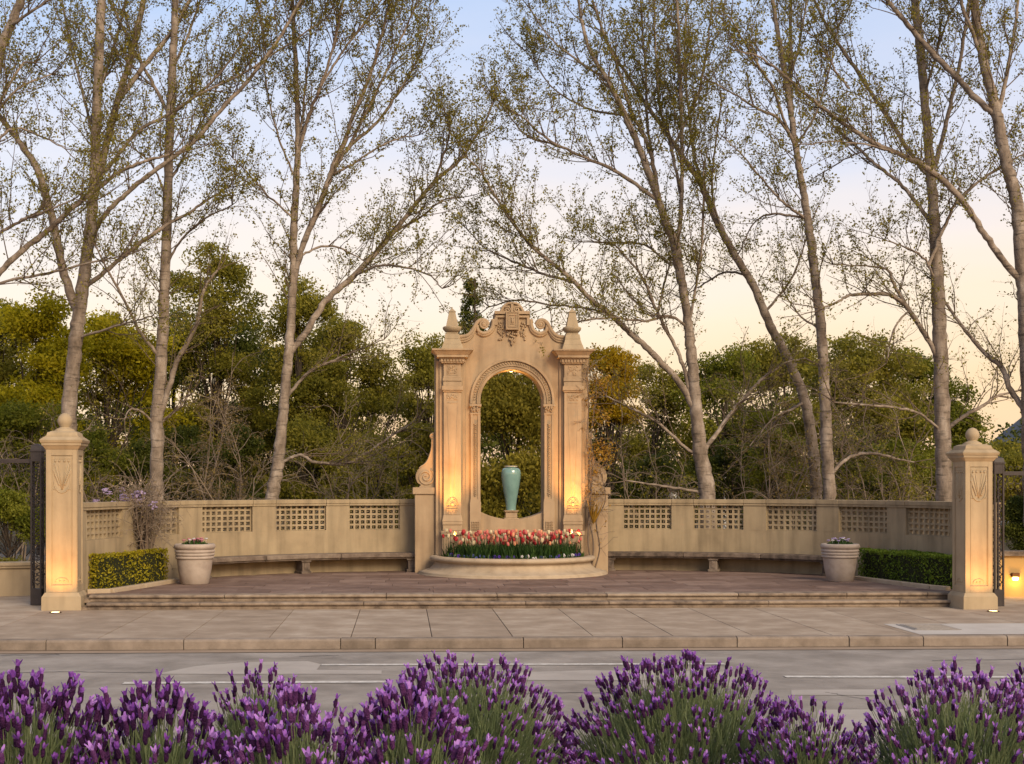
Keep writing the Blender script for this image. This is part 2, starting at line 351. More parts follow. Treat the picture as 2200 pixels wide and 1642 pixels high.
# terrace, raised two steps
TZ = .246
WL = spline([(-2.15, .8, 0), (-3.2, .64, 0), (-4.8, .08, 0), (-6.35, -1.0, 0), (-7.25, -2.2, 0), (-7.8, -3.4, 0), (-8.12, -4.6, 0), (-8.4, -6.0, 0)], 24)[:, :2]
WR = spline([(2.15, .86, 0), (3.2, .79, 0), (4.8, .42, 0), (6.25, -.45, 0), (7.35, -1.75, 0), (7.95, -3.1, 0), (8.25, -4.4, 0), (8.4, -5.9, 0)], 24)[:, :2]
YF = -5.99
poly = [(-8.35, YF + .3), (8.3, YF + .3)] + [tuple(p) for p in WR[::-6][1:]] + [tuple(p) for p in WL[::6][:-1]]
terrace = tag(MB().prism(poly, -.2, TZ - .014, 'xy').build('terrace', M['joint']), kind='structure')
rows = np.arange(YF + .32, .9, .56)
for r_i, y0 in enumerate(rows):
    y1 = y0 + .55
    ym = y1 if y1 < .6 else .6
    xl = np.interp(y0 + .2, WL[::-1, 1], WL[::-1, 0]); xr = np.interp(y0 + .2, WR[::-1, 1], WR[::-1, 0])
    x = xl - .05 - (r_i % 2) * .5 + random.uniform(-.15, .15)
    while x < xr:
        wd = random.choice((.95, 1.1, 1.25))
        a, b = max(x, xl - .05), min(x + wd, xr + .05)
        if b - a > .1:
            zt = TZ + random.uniform(-.002, .002)
            MB().box(a + .005, b - .005, y0 + .005, y1, TZ - .06, zt).build('paving_slab', M['paving'], terrace, .003)
        x += wd
nose = [(.0, -.028), (.004, -.012), (.018, -.002), (.04, 0), (.36, 0), (.36, -.11), (.05, -.11), (.05, -.062), (.018, -.058), (.004, -.045)]
for k, (z, yf) in enumerate(((.123, -6.22), (TZ, YF))):
    st = tag(MB().box(-8.3, 8.2, yf + .06, yf + .34, z - .14, z - .064).build('step', M['oldstone']), kind='structure')
    x = -8.06
    while x < 7.6:
        b = min(x + random.choice((1.5, 2.0, 2.4, 2.9)), 7.75)
        if 7.75 - b < .5: b = 7.75
        j = random.uniform(-.006, .006)
        MB().prism([(yf + j + y, z + q) for y, q in nose], x + .006, b - .006, 'yz').build('nosing_stone', M['oldstone'], st, .004)
        x = b
# driveways beside the pillars and the garden behind the walls
for x0, x1 in ((-40, -9.0), (8.6, 40)):
    sheet('driveway', x0, x1, -5.74, 14, -.006, M['slab'])
gd = [(-8.95, -5.6), (-8.7, -5.0)] + [(p[0] * 1.03, p[1] + .28) for p in WL[::-8]] + [(p[0] * 1.03, p[1] + .28) for p in WR[::8]] + [(8.55, -5.6), (8.59, 60), (-8.99, 60)]
tag(MB().add([(x, y, -.004) for x, y in gd], [tuple(range(len(gd)))]).build('garden_ground', M['earth']), kind='structure')
tag(MB().box(-40, 40, -40, -24.5, -.3, 1.0).build('planting_bank', M['soil'], None, .05), kind='structure')

# ------------------------------------------------------------------ curved lattice walls with benches
class Curve:
    def __init__(s, C, side):
        s.C = C; s.L = np.r_[0, np.cumsum(np.linalg.norm(np.diff(C, axis=0), axis=1))]; s.side = side
    def at(s, t):
        p = np.array((np.interp(t, s.L, s.C[:, 0]), np.interp(t, s.L, s.C[:, 1])))
        q = np.array((np.interp(t + .05, s.L, s.C[:, 0]), np.interp(t + .05, s.L, s.C[:, 1]))) - np.array((np.interp(t - .05, s.L, s.C[:, 0]), np.interp(t - .05, s.L, s.C[:, 1])))
        q /= np.linalg.norm(q); nrm = np.array((q[1], -q[0])) * -s.side      # away from the terrace
        return p, nrm
    def box(s, mb, t0, t1, n0, n1, z0, z1, step=.35):
        k = max(1, int((t1 - t0) / step)); T = np.linspace(t0, t1, k + 1); vs = []
        for t in T:
            p, nr = s.at(t)
            for nn, z in ((n0, z0), (n1, z0), (n1, z1), (n0, z1)): q = p + nr * nn; vs.append((q[0], q[1], z))
        fs = []
        for i in range(k):
            for a in range(4): b = (a + 1) % 4; fs.append((i * 4 + a, i * 4 + b, i * 4 + 4 + b, i * 4 + 4 + a))
        fs += [(3, 2, 1, 0), (k * 4, k * 4 + 1, k * 4 + 2, k * 4 + 3)]
        return mb.add(vs, fs)
WZ = 1.89
def wing(C, side, panels, tend, label, blabel, bspan, legs):
    cv = Curve(C, side); p0, _ = cv.at(0)
    root = empty('lattice_wall', (p0[0], p0[1], 0), label, 'wall', 'curved lattice walls beside the monument')
    bpy.context.view_layer.update()
    mb = MB(); cv.box(mb, 0, tend, 0, .26, -.2, 1.193); mb.build('wall_base', M['wall'], root)
    edges = [0] + [e for p in panels for e in p] + [tend]
    for i in range(0, len(edges), 2):
        mb = MB(); cv.box(mb, edges[i], edges[i + 1], 0, .26, 1.193, 1.748); mb.build('wall_pier', M['wall'], root)
    for i in range(len(edges) - 1):
        mb = MB(); o_ = -.022 if i % 2 == 0 else -.018
        cv.box(mb, edges[i] + .003, edges[i + 1] - .003, o_, .27, 1.749, 1.80); cv.box(mb, edges[i] + .003, edges[i + 1] - .003, o_ - .016, .29, 1.80, WZ + random.uniform(-.003, .003))
        mb.build('capstone', M['wall'], root, .006)
    for t0, t1 in panels:
        mb = MB(); nc = 9; cw = (t1 - t0) / nc; zb = 1.195; rh = .118
        for i in range(nc + 1):
            tc_ = t0 + i * cw; hw = cw * .17
            cv.box(mb, max(t0, tc_ - hw), min(t1, tc_ + hw), .07, .17, zb, 1.747, .2)
        for j in range(6):
            zz = zb + j * rh; cv.box(mb, t0 + .001, t1 - .001, .074, .166, max(zb + .001, zz - .021), min(1.746, zz + .021))
        # the rounded bosses that fill part of every opening
        for i in range(nc):
            for j in range(5):
                p, nr = cv.at(t0 + (i + .5) * cw); q = p + nr * .13
                mb.blob((q[0], q[1], zb + (j + .5) * rh), (.019, .019, .019), 5, 3)
        tag(mb.build('lattice_panel', M['wall'], root), kind='stuff')
    # bench
    b0, b1 = bspan; pb, nb = cv.at((b0 + b1) / 2); pb = pb - nb * .3
    ben = empty('stone_bench', (pb[0], pb[1], TZ), blabel, 'bench', 'curved stone benches'); bpy.context.view_layer.update()
    cuts = np.linspace(b0, b1, 4)
    for a, b in zip(cuts[:-1], cuts[1:]):
        mb = MB(); cv.box(mb, a + .004, b - .004, -.50, -.035, TZ + .335, TZ + .435, .25); cv.box(mb, a + .006, b - .006, -.46, -.06, TZ + .30, TZ + .334, .25)
        mb.build('seat', M['benchstone'], ben, .022, seg=3)
    for t in legs:
        p, nr = cv.at(t); mb = MB(); cv.box(mb, t - .10, t + .10, -.42, -.10, TZ + .06, TZ + .299); cv.box(mb, t - .13, t + .13, -.45, -.07, TZ + .001, TZ + .06); cv.box(mb, t - .13, t + .13, -.448, -.072, TZ + .262, TZ + .2995)
        cv.box(mb, t - .05, t + .05, -.435, -.42, TZ + .09, TZ + .25)
        mb.build('leg', M['benchstone'], ben, .008)
    return cv
cvL = wing(WL, -1, [(.38, 1.55), (2.10, 3.31), (3.89, 5.20), (5.90, 7.45), (7.86, 9.45)], 10.1,
           'sunlit tan lattice wall behind the wisteria, curving to the taller pillar', 'curved stone bench on the wisteria side, its end behind the pot with pink flowers', (-.05, 5.75), (.13, 2.75, 5.5))
cvR = wing(WR, 1, [(.52, 1.62), (2.12, 3.26), (3.78, 4.99), (5.54, 6.83), (7.40, 8.85)], 10.2,
           'shaded tan lattice wall curving from the vine-clad pier to the shorter pillar', 'curved stone bench in shade beside the vine-clad pier', (-.05, 5.75), (.14, 2.62, 5.5))

# ------------------------------------------------------------------ monument
def m1(cx, cy_): return ((870 + cx * .2253 - 1102) / 95.4, 2.2 - (630 + cy_ * .2253 - 1044) / 95.4)
mon = empty('stone_monument', (0, 0, 0), 'tall peach stucco monument with arched opening, scrolled pediment and two pilasters', 'monument')
AR, AZ = .71, 4.11
top = [m1(*p) for p in ((1030, 92), (985, 98), (950, 125), (932, 152), (918, 178), (862, 180), (862, 250), (832, 252), (828, 300), (812, 345), (785, 360), (755, 365), (715, 358), (704, 330))]
top += [m1(*p) for p in ((700, 275), (680, 290), (655, 335), (630, 375), (600, 398), (560, 408), (500, 410), (500, 448), (530, 460), (530, 545))]
XB = 1.735
def half(sg):
    o = [(0, top[0][1])] + [(-abs(x) , z) for x, z in top[1:]] + [(-XB, 5.2), (-XB, TZ - .05), (0, TZ - .05)]
    sill = [(-.70 * k / 8, 1.44 + .17 * (k / 8) ** 2) for k in range(9)]
    arch = [(-AR * math.cos(a), AZ + AR * math.sin(a)) for a in np.linspace(0, math.pi / 2, 17)]
    o += sill + [(-.70, 1.66), (-AR, 1.665)] + arch[:-1] + [(0, AZ + AR)]
    if sg > 0: o = [(-x, z) for x, z in o][::-1]
    return o
mb = MB()
for sg in (-1, 1):
    P = half(sg); n = len(P); sk = [i for i in range(n) if abs(P[i][0]) < 1e-6 and abs(P[(i + 1) % n][0]) < 1e-6]
    mb.prism(P, 0, .58, 'xz', sk)
mb.build('body', M['stucco'], mon, .012)
# pediment mouldings
mb = MB()
for sg in (-1, 1):
    def pth(pts, y=-.03): return spline([(sg * abs(x), y, z) for x, z in (m1(*p) for p in pts)], 6)
    S = ((500, 420), (560, 418), (608, 404), (645, 370), (672, 325), (700, 280), (740, 258), (780, 268), (802, 300))
    mb.tube(pth(S), .045, 8)
    mb.tube(pth([(x + 4, y + 26) for x, y in S[:6]], -.02), .035, 8)
    mb.tube(pth([(x + 2, y + 46) for x, y in S[:5]], -.01), .028, 8)
    Uc = ((850, 255), (848, 300), (830, 350), (790, 380), (750, 385), (712, 365), (695, 325))
    mb.tube(pth(Uc), .042, 8); mb.tube(pth([((x - 770) * 1.18 + 770, (y - 300) * 1.22 + 300) for x, y in Uc[1:6]], -.015), .036, 8)
    c = m1(757, 300); sp = []
    for t in np.linspace(0, 4.2 * math.pi, 44):
        rr = .112 * (1 - t / (4.6 * math.pi)); sp.append((sg * (abs(c[0]) + rr * math.cos(t + 1.2)), -.05, c[1] + rr * math.sin(t + 1.2)))
    mb.tube(sp, .026, 8); mb.blob((sg * abs(c[0]), -.04, c[1]), (.05, .05, .05), 10, 6)
    mb.lathe([(.105, -.03), (.105, .1)], 0, 0) if False else None
    # ledge and crest
    xs = sorted(sg * abs(m1(x, 0)[0]) for x in (862, 975)); zl = m1(0, 180)[1]
    mb.box(xs[0], xs[1], -.09, .0, zl - .055, zl + .012); mb.box(xs[0] + .02 * (sg < 0), xs[1] - .02 * (sg > 0), -.065, .0, zl - .13, zl - .085)
    xx = sorted((sg * abs(m1(862, 0)[0]), sg * abs(m1(890, 0)[0]))); mb.box(xx[0], xx[1], -.06, 0, zl - .30, zl - .13)
    mb.box(*sorted((sg * abs(m1(832, 0)[0]), sg * abs(m1(868, 0)[0]))), -.055, 0, zl - .21, zl - .165)
    cr_ = pth([(1030, 96), (985, 102), (952, 128), (934, 156), (922, 176)], -.02); mb.tube(cr_, .03, 8)
    c = m1(985, 158); sp = []
    for t in np.linspace(0, 3.2 * math.pi, 30):
        rr = .075 * (1 - t / (3.7 * math.pi)); sp.append((sg * (abs(c[0]) + rr * math.cos(t + .6)), -.03, c[1] + rr * math.sin(t + .6)))
    mb.tube(sp, .018, 7)
mb.box(-.028, .028, -.05, 0, m1(0, 180)[1], m1(0, 105)[1])
mb.build('pediment_moulding', M['stucco'], mon)
mb = MB()                                                             # cartouche with drops
x0, z1 = m1(967, 185); _, z0 = m1(0, 355); x1 = -x0
mb.box(x0, x1, -.12, -.001, z0, z1)
for k, f_ in ((.0, .02), (.05, .016), (.10, .012)):
    a, b, c, d = x0 + k, x1 - k, z0 + k * 1.2, z1 - k * 1.2
    mb.box(a, b, -.12 - f_, -.121, c, c + .022); mb.box(a, b, -.12 - f_, -.121, d - .022, d); mb.box(a, a + .022, -.12 - f_ + .001, -.121, c + .022, d - .022); mb.box(b - .022, b, -.12 - f_ + .001, -.121, c + .022, d - .022)
mb.blob((0, -.13, (z0 + z1) / 2), (.03, .03, .07))
mb.build('cartouche', M['stucco'], mon, .004)
mb = MB()
for i in range(46):
    t = random.random(); wv = .15 * (1 - t) ** .8; zz = m1(0, 368)[1] - t * .29
    mb.blob((random.uniform(-wv, wv), -.03 - .02 * random.random(), zz), (.024, .028, .024), 6, 4)
for sg in (-1, 1):
    xx = abs(m1(922, 0)[0])
    for i in range(30):
        t = random.random(); zz = m1(0, 275)[1] - t * .40; wv = .025 + .045 * math.sin(min(1, t * 1.1) * 2.6)
        mb.blob((sg * (xx + random.uniform(-wv, wv)), -.02, zz), (.02, .024, .026), 6, 4)
tag(mb.build('fruit_relief', M['stucco'], mon), kind='stuff')
# archivolt and jamb strips
def ring(mb, r0, r1, y0, y1, z0=AZ - .07):
    A = np.linspace(0, math.pi, 41); P = [(r1, z0)] + [(r1 * math.cos(a), AZ + r1 * math.sin(a)) for a in A] + [(-r1, z0), (-r0, z0)]
    P += [(r0 * math.cos(a), AZ + r0 * math.sin(a)) for a in A[::-1]] + [(r0, z0)]
    mb.prism(P, y0, y1, 'xz')
mb = MB(); ring(mb, .713, .775, -.05, -.001); ring(mb, .777, .80, -.075, -.0015); ring(mb, .802, .895, -.035, -.001); ring(mb, .897, .95, -.085, -.0015)
mb.build('archivolt', M['stucco'], mon, .006)
mb = MB()
for i in range(44):
    a = math.pi * (i + .5) / 44; r_ = .848; x, z = r_ * math.cos(a), AZ + r_ * math.sin(a)
    mb.blob((x, -.038, z), (.022, .022, .022), 6, 4)
    for q in (-1, 1):
        rr = r_ + q * .026; a2 = a + .022 * q; mb.blob((rr * math.cos(a2), -.036, AZ + rr * math.sin(a2)), (.014, .016, .014), 5, 3)
for sg in (-1, 1):
    for i in range(38):
        zz = 1.98 + i * .043; mb.blob((sg * .83, -.073, zz), (.03 if i % 2 else .018, .018, .018), 6, 4)
        mb.blob((sg * .83 + (.026 if i % 3 else -.026), -.072, zz + .02), (.012, .014, .012), 5, 3); mb.blob((sg * .83 - (.026 if i % 3 else -.026), -.072, zz + .02), (.012, .014, .012), 5, 3)
    for i in range(26): mb.blob((sg * .83 + random.uniform(-.09, .09), -.10, random.uniform(3.86, 4.0)), (.018, .022, .02), 5, 3)
    for q in (-1, 1): mb.blob((sg * .83 + q * .11, -.10, 3.99), (.03, .03, .025), 6, 4)
    for i in range(5):
        for j in range(5): mb.blob((sg * .83 - .07 + i * .035, -.105, 1.24 + j * .037), (.017, .02, .017), 5, 3)
tag(mb.build('carved_ornament', M['stucco'], mon), kind='stuff')
for sg in (-1, 1):
    mb = MB(); X = lambda a, b: sorted((sg * a, sg * b))
    mb.box(*X(.725, .935), -.055, -.001, 1.90, 3.80); mb.box(*X(.725, .775), -.075, -.056, 1.90, 3.80); mb.box(*X(.885, .935), -.075, -.056, 1.90, 3.80)
    mb.box(*X(.715, .945), -.08, -.001, 3.80, 3.845); mb.box(*X(.73, .93), -.075, -.001, 3.845, 3.985); mb.box(*X(.695, .965), -.11, -.001, 3.985, 4.035)
    mb.box(*X(.715, .945), -.085, -.001, 1.84, 1.90); mb.box(*X(.705, .955), -.095, -.001, 1.20, 1.84)
    mb.box(*X(.755, .905), -.10, -.096, 1.22, 1.41)
    mb.build('jamb', M['stucco'], mon, .006)
mb = MB(); mb.box(-1.1, 1.1, -.05, -.001, TZ, 1.10); mb.box(-1.12, 1.12, -.085, -.0012, 1.10, 1.19); mb.build('dado', M['stucco'], mon, .008)
# pilasters
for sg in (-1, 1):
    cx = sg * 1.352; mb = MB()
    mb.box(cx - .365, cx + .29 if sg < 0 else cx + .365, -.05, -.001, TZ, 5.0) if sg < 0 else mb.box(cx - .29, cx + .365, -.05, -.001, TZ, 5.0)
    mb.box(cx - .285, cx + .23, -.10, -.051, TZ, 5.0) if sg < 0 else mb.box(cx - .23, cx + .285, -.10, -.051, TZ, 5.0)
    mb.box(cx - .195, cx + .195, -.20, -.101, 1.55, 4.93)
    mb.build('pilaster_shaft', M['stucco'], mon, .006)
    mb = MB()                                                          # mouldings up the pilaster
    mb.box(cx - .205, cx + .205, -.212, -.2005, 4.43, 4.52); mb.box(cx - .215, cx + .215, -.222, -.2005, 4.54, 4.61); mb.box(cx - .205, cx + .205, -.214, -.2005, 4.61, 4.64)
    mb.box(cx - .235, cx + .235, -.26, -.1005, 4.335, 4.428); mb.box(cx - .215, cx + .215, -.235, -.1005, 4.30, 4.334)
    mb.build('capital_moulding', M['stucco'], mon, .014); mb = MB()
    mb.frus(cx, -.15, .235, .20, 1.40, 1.55, .10, .065); mb.box(cx - .225, cx + .225, -.25, -.1005, 1.325, 1.40); mb.box(cx - .215, cx + .215, -.235, -.1005, 1.195, 1.324)
    mb.box(cx - .255, cx + .255, -.29, -.1005, 1.09, 1.194); mb.box(cx - .23, cx + .23, -.26, -.1005, TZ, 1.089)
    mb.build('base_moulding', M['stucco'], mon, .014)
    mb = MB()                                                          # incised taper, lotus and panels
    for q in (-1, 1): mb.tube([(cx + q * .115, -.201, 3.96), (cx + q * .03, -.201, 1.93)], .006, 5)
    mb.tube([(cx - .115, -.201, 4.05), (cx + .115, -.201, 4.05)], .006, 5)
    for z0_, z1_ in ((4.665, 4.89), (4.11, 4.25)):
        mb.box(cx - .125, cx + .125, -.206, -.2005, z0_, z1_)
        for i in range(34): mb.blob((cx + random.uniform(-.11, .11), -.209, random.uniform(z0_ + .015, z1_ - .015)), (.017, .014, .017), 5, 3)
    mb.box(cx - .135, cx + .135, -.214, -.2005, 1.555, 1.68)
    for i in range(26): mb.blob((cx + random.uniform(-.11, .11), -.216, random.uniform(1.57, 1.645)), (.014, .008, .012), 5, 3)
    for zz in (1.66, 1.715): mb.box(cx - .125, cx + .125, -.226, -.2005, zz, zz + .018)
    for rr in (.07, .105, .13): mb.tube([(cx + rr * math.cos(a), -.204, 1.755 + rr * 1.35 * math.sin(a)) for a in np.linspace(.1, math.pi - .1, 14)], .011, 5)
    for q in (-.022, 0, .022): mb.tube([(cx + q * .6, -.203, 1.90), (cx + q, -.203, 1.97 - abs(q))], [.012, .003], 5)
    mb.blob((cx, -.205, 1.79), (.05, .03, .045), 8, 5)
    tag(mb.build('pilaster_relief', M['stucco'], mon), kind='stuff')
    mb = MB()                                                          # cornice
    for h, y0, z0_, z1_ in ((.255, -.255, 4.935, 4.965), (.285, -.285, 5.03, 5.06), (.35, -.35, 5.06, 5.115)): mb.box(cx - h, cx + h, y0, .3, z0_, z1_)
    mb.frus(cx, 0, .355, .44, 5.115, 5.205, .355, .43); mb.box(cx - .46, cx + .46, -.45, .45, 5.205, 5.245); mb.box(cx - .26, cx + .26, -.26, .3, 4.965, 5.03)
    cor = mb.build('cornice', M['stucco'], mon, .005)
    for i in range(8):
        x = cx - .238 + i * .068; MB().box(x - .02, x + .02, -.288, -.2605, 4.968, 5.028).build('dentil', M['stucco'], cor)
    for sd in (-1, 1):
        for i in range(7):
            y = -.235 + i * .068; xx = sorted((cx + sd * .2605, cx + sd * .288)); MB().box(xx[0], xx[1], y - .02, y + .02, 4.968, 5.028).build('dentil', M['stucco'], cor)
    fin = MB(); fy = -.02
    fin.frus(cx, fy, .25, .215, 5.246, 5.36); fin.frus(cx, fy, .21, .17, 5.36, 5.49); fin.frus(cx, fy, .175, .155, 5.49, 5.60); fin.frus(cx, fy, .125, .135, 5.60, 5.635)
    fin.lathe([(.10, 5.635), (.16, 5.66), (.205, 5.71), (.213, 5.755), (.19, 5.775), (.14, 5.776)], cx, fy, 24)
    fin.frus(cx, fy, .135, .07, 5.776, 6.10); fin.frus(cx, fy, .085, .08, 6.10, 6.12); fin.frus(cx, fy, .07, .012, 6.12, 6.185); fin.blob((cx, fy, 6.20), .018)
    fin.build('finial', M['pillar'], mon, .006)
    # side pier with volute
    xs = sorted((sg * 2.185, sg * 1.737)); mb = MB(); mb.box(*xs, .06, .62, TZ - .05, 2.01); xs2 = sorted((sg * 2.235, sg * 1.738)); mb.box(*xs2, .02, .66, 2.01, 2.165)
    mb.build('side_pier', M['stucco'], mon, .012)
    prof = [(1.737, 2.166), (2.10, 2.166), (2.05, 2.22), (2.13, 2.27), (2.165, 2.36), (2.165, 2.46), (2.12, 2.56), (2.05, 2.63), (1.97, 2.66), (1.97, 2.70), (1.90, 2.80), (1.83, 2.93), (1.80, 3.05), (1.80, 3.24), (1.83, 3.28), (1.86, 3.32), (1.84, 3.37), (1.79, 3.40), (1.737, 3.41)]
    mb = MB(); mb.prism([(sg * x, z) for x, z in (prof if sg < 0 else prof[::-1])], .10, .42, 'xz')
    sp = []
    for t in np.linspace(0, 4.0 * math.pi, 44):
        rr = .20 * (1 - t / (4.5 * math.pi)); sp.append((sg * (1.94 + rr * math.cos(t + 2.2)), .095, 2.40 + rr * math.sin(t + 2.2)))
    mb.tube(sp, .022, 7)
    mb.tube(spline([(sg * 2.09, .10, 2.60), (sg * 1.93, .10, 2.72), (sg * 1.86, .10, 2.86), (sg * 1.81, .10, 3.05), (sg * 1.80, .10, 3.25)], 5), .018, 6)
    mb.tube([(sg * (1.80 + .04 * math.cos(t)), .095, 3.33 + .04 * math.sin(t)) for t in np.linspace(0, 6.28, 13)], .012, 6)
    mb.build('volute', M['stucco'], mon, .006)
# faint expansion crack above arch
MB().box(-.006, .006, -.003, -.0005, AZ + .96, 5.40).build('joint_line', M['pillar'], mon)
# soffit lamp
sf = empty('soffit_lamp', (0, .25, AZ + AR - .001), 'small lit lamp under the crown of the arch', 'lamp')
MB().lathe([(.0, 0), (.05, 0), (.05, -.02), (.038, -.022)], 0, 0, 16).build('housing', M['fixture'], sf, loc=(0, 0, 0))
MB().lathe([(.037, -.0225), (.03, -.03), (0.001, -.034)], 0, 0, 16).build('lens', M['lens'], sf, loc=(0, 0, 0))
def lamp(kind, loc, energy, col, parent, tgt=None, size=R(60), blend=1, rad=.04):
    l = bpy.data.lights.new('lamp_light', kind); l.energy = energy; l.color = col; l.shadow_soft_size = rad
    if kind == 'SPOT': l.spot_size = size; l.spot_blend = blend
    o = bpy.data.objects.new('lamp_light', l); COL.objects.link(o); o.parent = parent
    o.location = Vector(loc) - parent.location
    if tgt is not None: o.rotation_euler = (Vector(loc) - Vector(tgt)).to_track_quat('Z', 'Y').to_euler()
    return o
OR = (1, .46, .11)
lamp('POINT', (0, .25, AZ + AR - .14), 5, (1, .55, .17), sf)

# vase on its plinth
va = empty('ceramic_vase', (0, .28, 1.438), 'tall teal glazed vase standing in the arched opening', 'vase')
MB().frus(0, 0, .165, .165, 0, .035).frus(0, 0, .135, .13, .035, .15).frus(0, 0, .13, .16, .15, .18).frus(0, 0, .16, .16, .18, .205).build('plinth', M['stucco'], va, .01, loc=(0, 0, 0))
vp = [(.0, .205), (.105, .206), (.112, .23), (.118, .32), (.135, .45), (.163, .60), (.19, .75), (.213, .90), (.224, 1.0), (.222, 1.07), (.205, 1.125), (.17, 1.16), (.128, 1.175), (.115, 1.185)]
vp = [(float(a), float(b)) for a, b in spline([(a, b, 0) for a, b in vp], 4)[:, :2]]
MB().lathe(vp, 0, 0, 48).build('body', M['vase'], va, loc=(0, 0, 0))
MB().lathe([(.112, 1.184), (.14, 1.19), (.147, 1.20), (.145, 1.212), (.12, 1.214), (.10, 1.19), (.1, 1.0)], 0, 0, 40).build('lip', M['vaserim'], va, loc=(0, 0, 0))

# semicircular planter
pl = empty('round_planter', (0, -.1, TZ), 'low semicircular cast stone planter full of tulips at the monument foot', 'planter')
pp = [(2.13, 0), (2.13, .02), (2.10, .035), (2.11, .05), (2.0, .075), (1.86, .12), (1.78, .18), (1.745, .25), (1.745, .272), (1.80, .29), (1.845, .31), (1.862, .345), (1.85, .378), (1.80, .40), (1.72, .405), (1.66, .395), (1.63, .36), (1.63, .3)]
MB().lathe(pp, 0, 0, 72, math.pi, 2 * math.pi).build('basin', M['planterstone'], pl, loc=(0, 0, 0))
MB().prism([(1.64 * math.cos(a), 1.64 * math.sin(a)) for a in np.linspace(math.pi, 2 * math.pi, 40)], .05, .345, 'xy').build('soil', M['soil'], pl, loc=(0, 0, 0))

# uplights
def uplight(x, y, z, tgt, energy, label, size=R(75), lensr=.085, stake=0):
    o = empty('ground_uplight', (x, y, z), label, 'light', None)
    MB().lathe([(0.001, .002), (lensr + .03, .002), (lensr + .03, .010), (lensr, .012), (lensr, .008)], 0, 0, 24).build('ring', M['fixture'], o, loc=(0, 0, 0))
    MB().lathe([(lensr, .009), (0.001, .010)], 0, 0, 24).build('lens', M['lensdim' if stake else 'lens'], o, loc=(0, 0, 0))
    if stake: MB().tube([(0, 0, -.02), (0, 0, stake)], .012, 6).build('stake', M['fixture'], o, loc=(0, 0, 0))
    for ch in o.children:
        if ch.name.split('.')[0] in ('ring', 'lens'): ch.location.z = stake
    lamp('SPOT', (x, y, z + .05 + stake), energy, OR, o, tgt, size, 1, .06)
for sg, side in ((-1, 'wisteria'), (1, 'vine')):
    uplight(sg * 1.352, -.85, TZ + .343, (sg * 1.33, -.12, 2.7), 460, 'small uplight hidden among tulips below the pilaster on the %s side' % side, R(50), .05, .36)

# ------------------------------------------------------------------ tulips and small flowers in the planter
def tulip_flower(m):
    mb = MB(); prof = [(.006, 0), (.022, .008), (.031, .03), (.031, .052), (.022, .076), (.012, .086)]
    mb.lathe(prof, 0, 0, 6)
    for i in range(3): a = i * 2.09 + .3; mb.blob((.018 * math.cos(a), .018 * math.sin(a), .062), (.013, .013, .03), 5, 4)
    return mb.mesh('tulip_flower', M[m])
TF = {k: tulip_flower(k) for k in ('red', 'pink', 'coral', 'cream')}
stem_me = []
for h in (.34, .41, .47, .53, .58): stem_me.append((h, MB().tube([(0, 0, 0), (.008, .004, h * .5), (0, 0, h)], [.006, .005, .004], 4).mesh('tulip_stem', M['tulipleaf'])))
def leaf_blade(h, bend, wd, mname='tulip_leaf'):
    V = []; F = []
    for i in range(6):
        t = i / 5; ww = wd * math.sin(math.pi * (.12 + .88 * t) ** .8) if t < 1 else .001; x = bend * t * t; V += [(x, -ww, h * t), (x, ww, h * t)]
    for i in range(5): F.append((2 * i, 2 * i + 1, 2 * i + 3, 2 * i + 2))
    return MB().add(V, F, True).mesh(mname, M['tulipleaf'])
leaf_me = [leaf_blade(.30, .08, .016), leaf_blade(.26, -.10, .02), leaf_blade(.34, .05, .014)]
TL = {'red': 'deep red tulip in the curved planter', 'pink': 'pink tulip in the curved planter', 'coral': 'coral orange tulip in the curved planter', 'cream': 'creamy white tulip in the curved planter'}
spots = []
tries = 0
while len(spots) < 215 and tries < 20000:
    tries += 1
    a = random.uniform(math.pi + .05, 2 * math.pi - .05); r_ = 1.62 * math.sqrt(random.uniform(.02, 1)); x, y = r_ * math.cos(a), r_ * math.sin(a) - .1
    if y > -.42 or math.hypot(x, y + .1) > 1.585: continue
    if any(math.hypot(x - sx_, y - sy_) < .075 for sx_, sy_ in spots): continue
    spots.append((x, y))
for i, (x, y) in enumerate(spots):
    k = random.choices(('red', 'pink', 'coral', 'cream'), (.40, .26, .18, .16) if x > 0 else (.30, .28, .22, .20))[0]
    t = empty('tulip', (x, y, TZ + .335), TL[k], 'tulip', k + ' tulips in the planter'); t.rotation_euler = (random.uniform(-.10, .10), random.uniform(-.10, .10), random.uniform(0, 6.28))
    h, sm = random.choice(stem_me); link('stem', sm, t, (0, 0, 0)); f = link('flower', TF[k], t, (0, 0, h - .004)); f.scale = (random.uniform(.9, 1.2),) * 3; f.rotation_euler = (random.uniform(-.25, .25), random.uniform(-.25, .25), 0)
    l = link('leaf', random.choice(leaf_me), t, (0, 0, 0)); l.rotation_euler.z = random.uniform(0, 6.28)
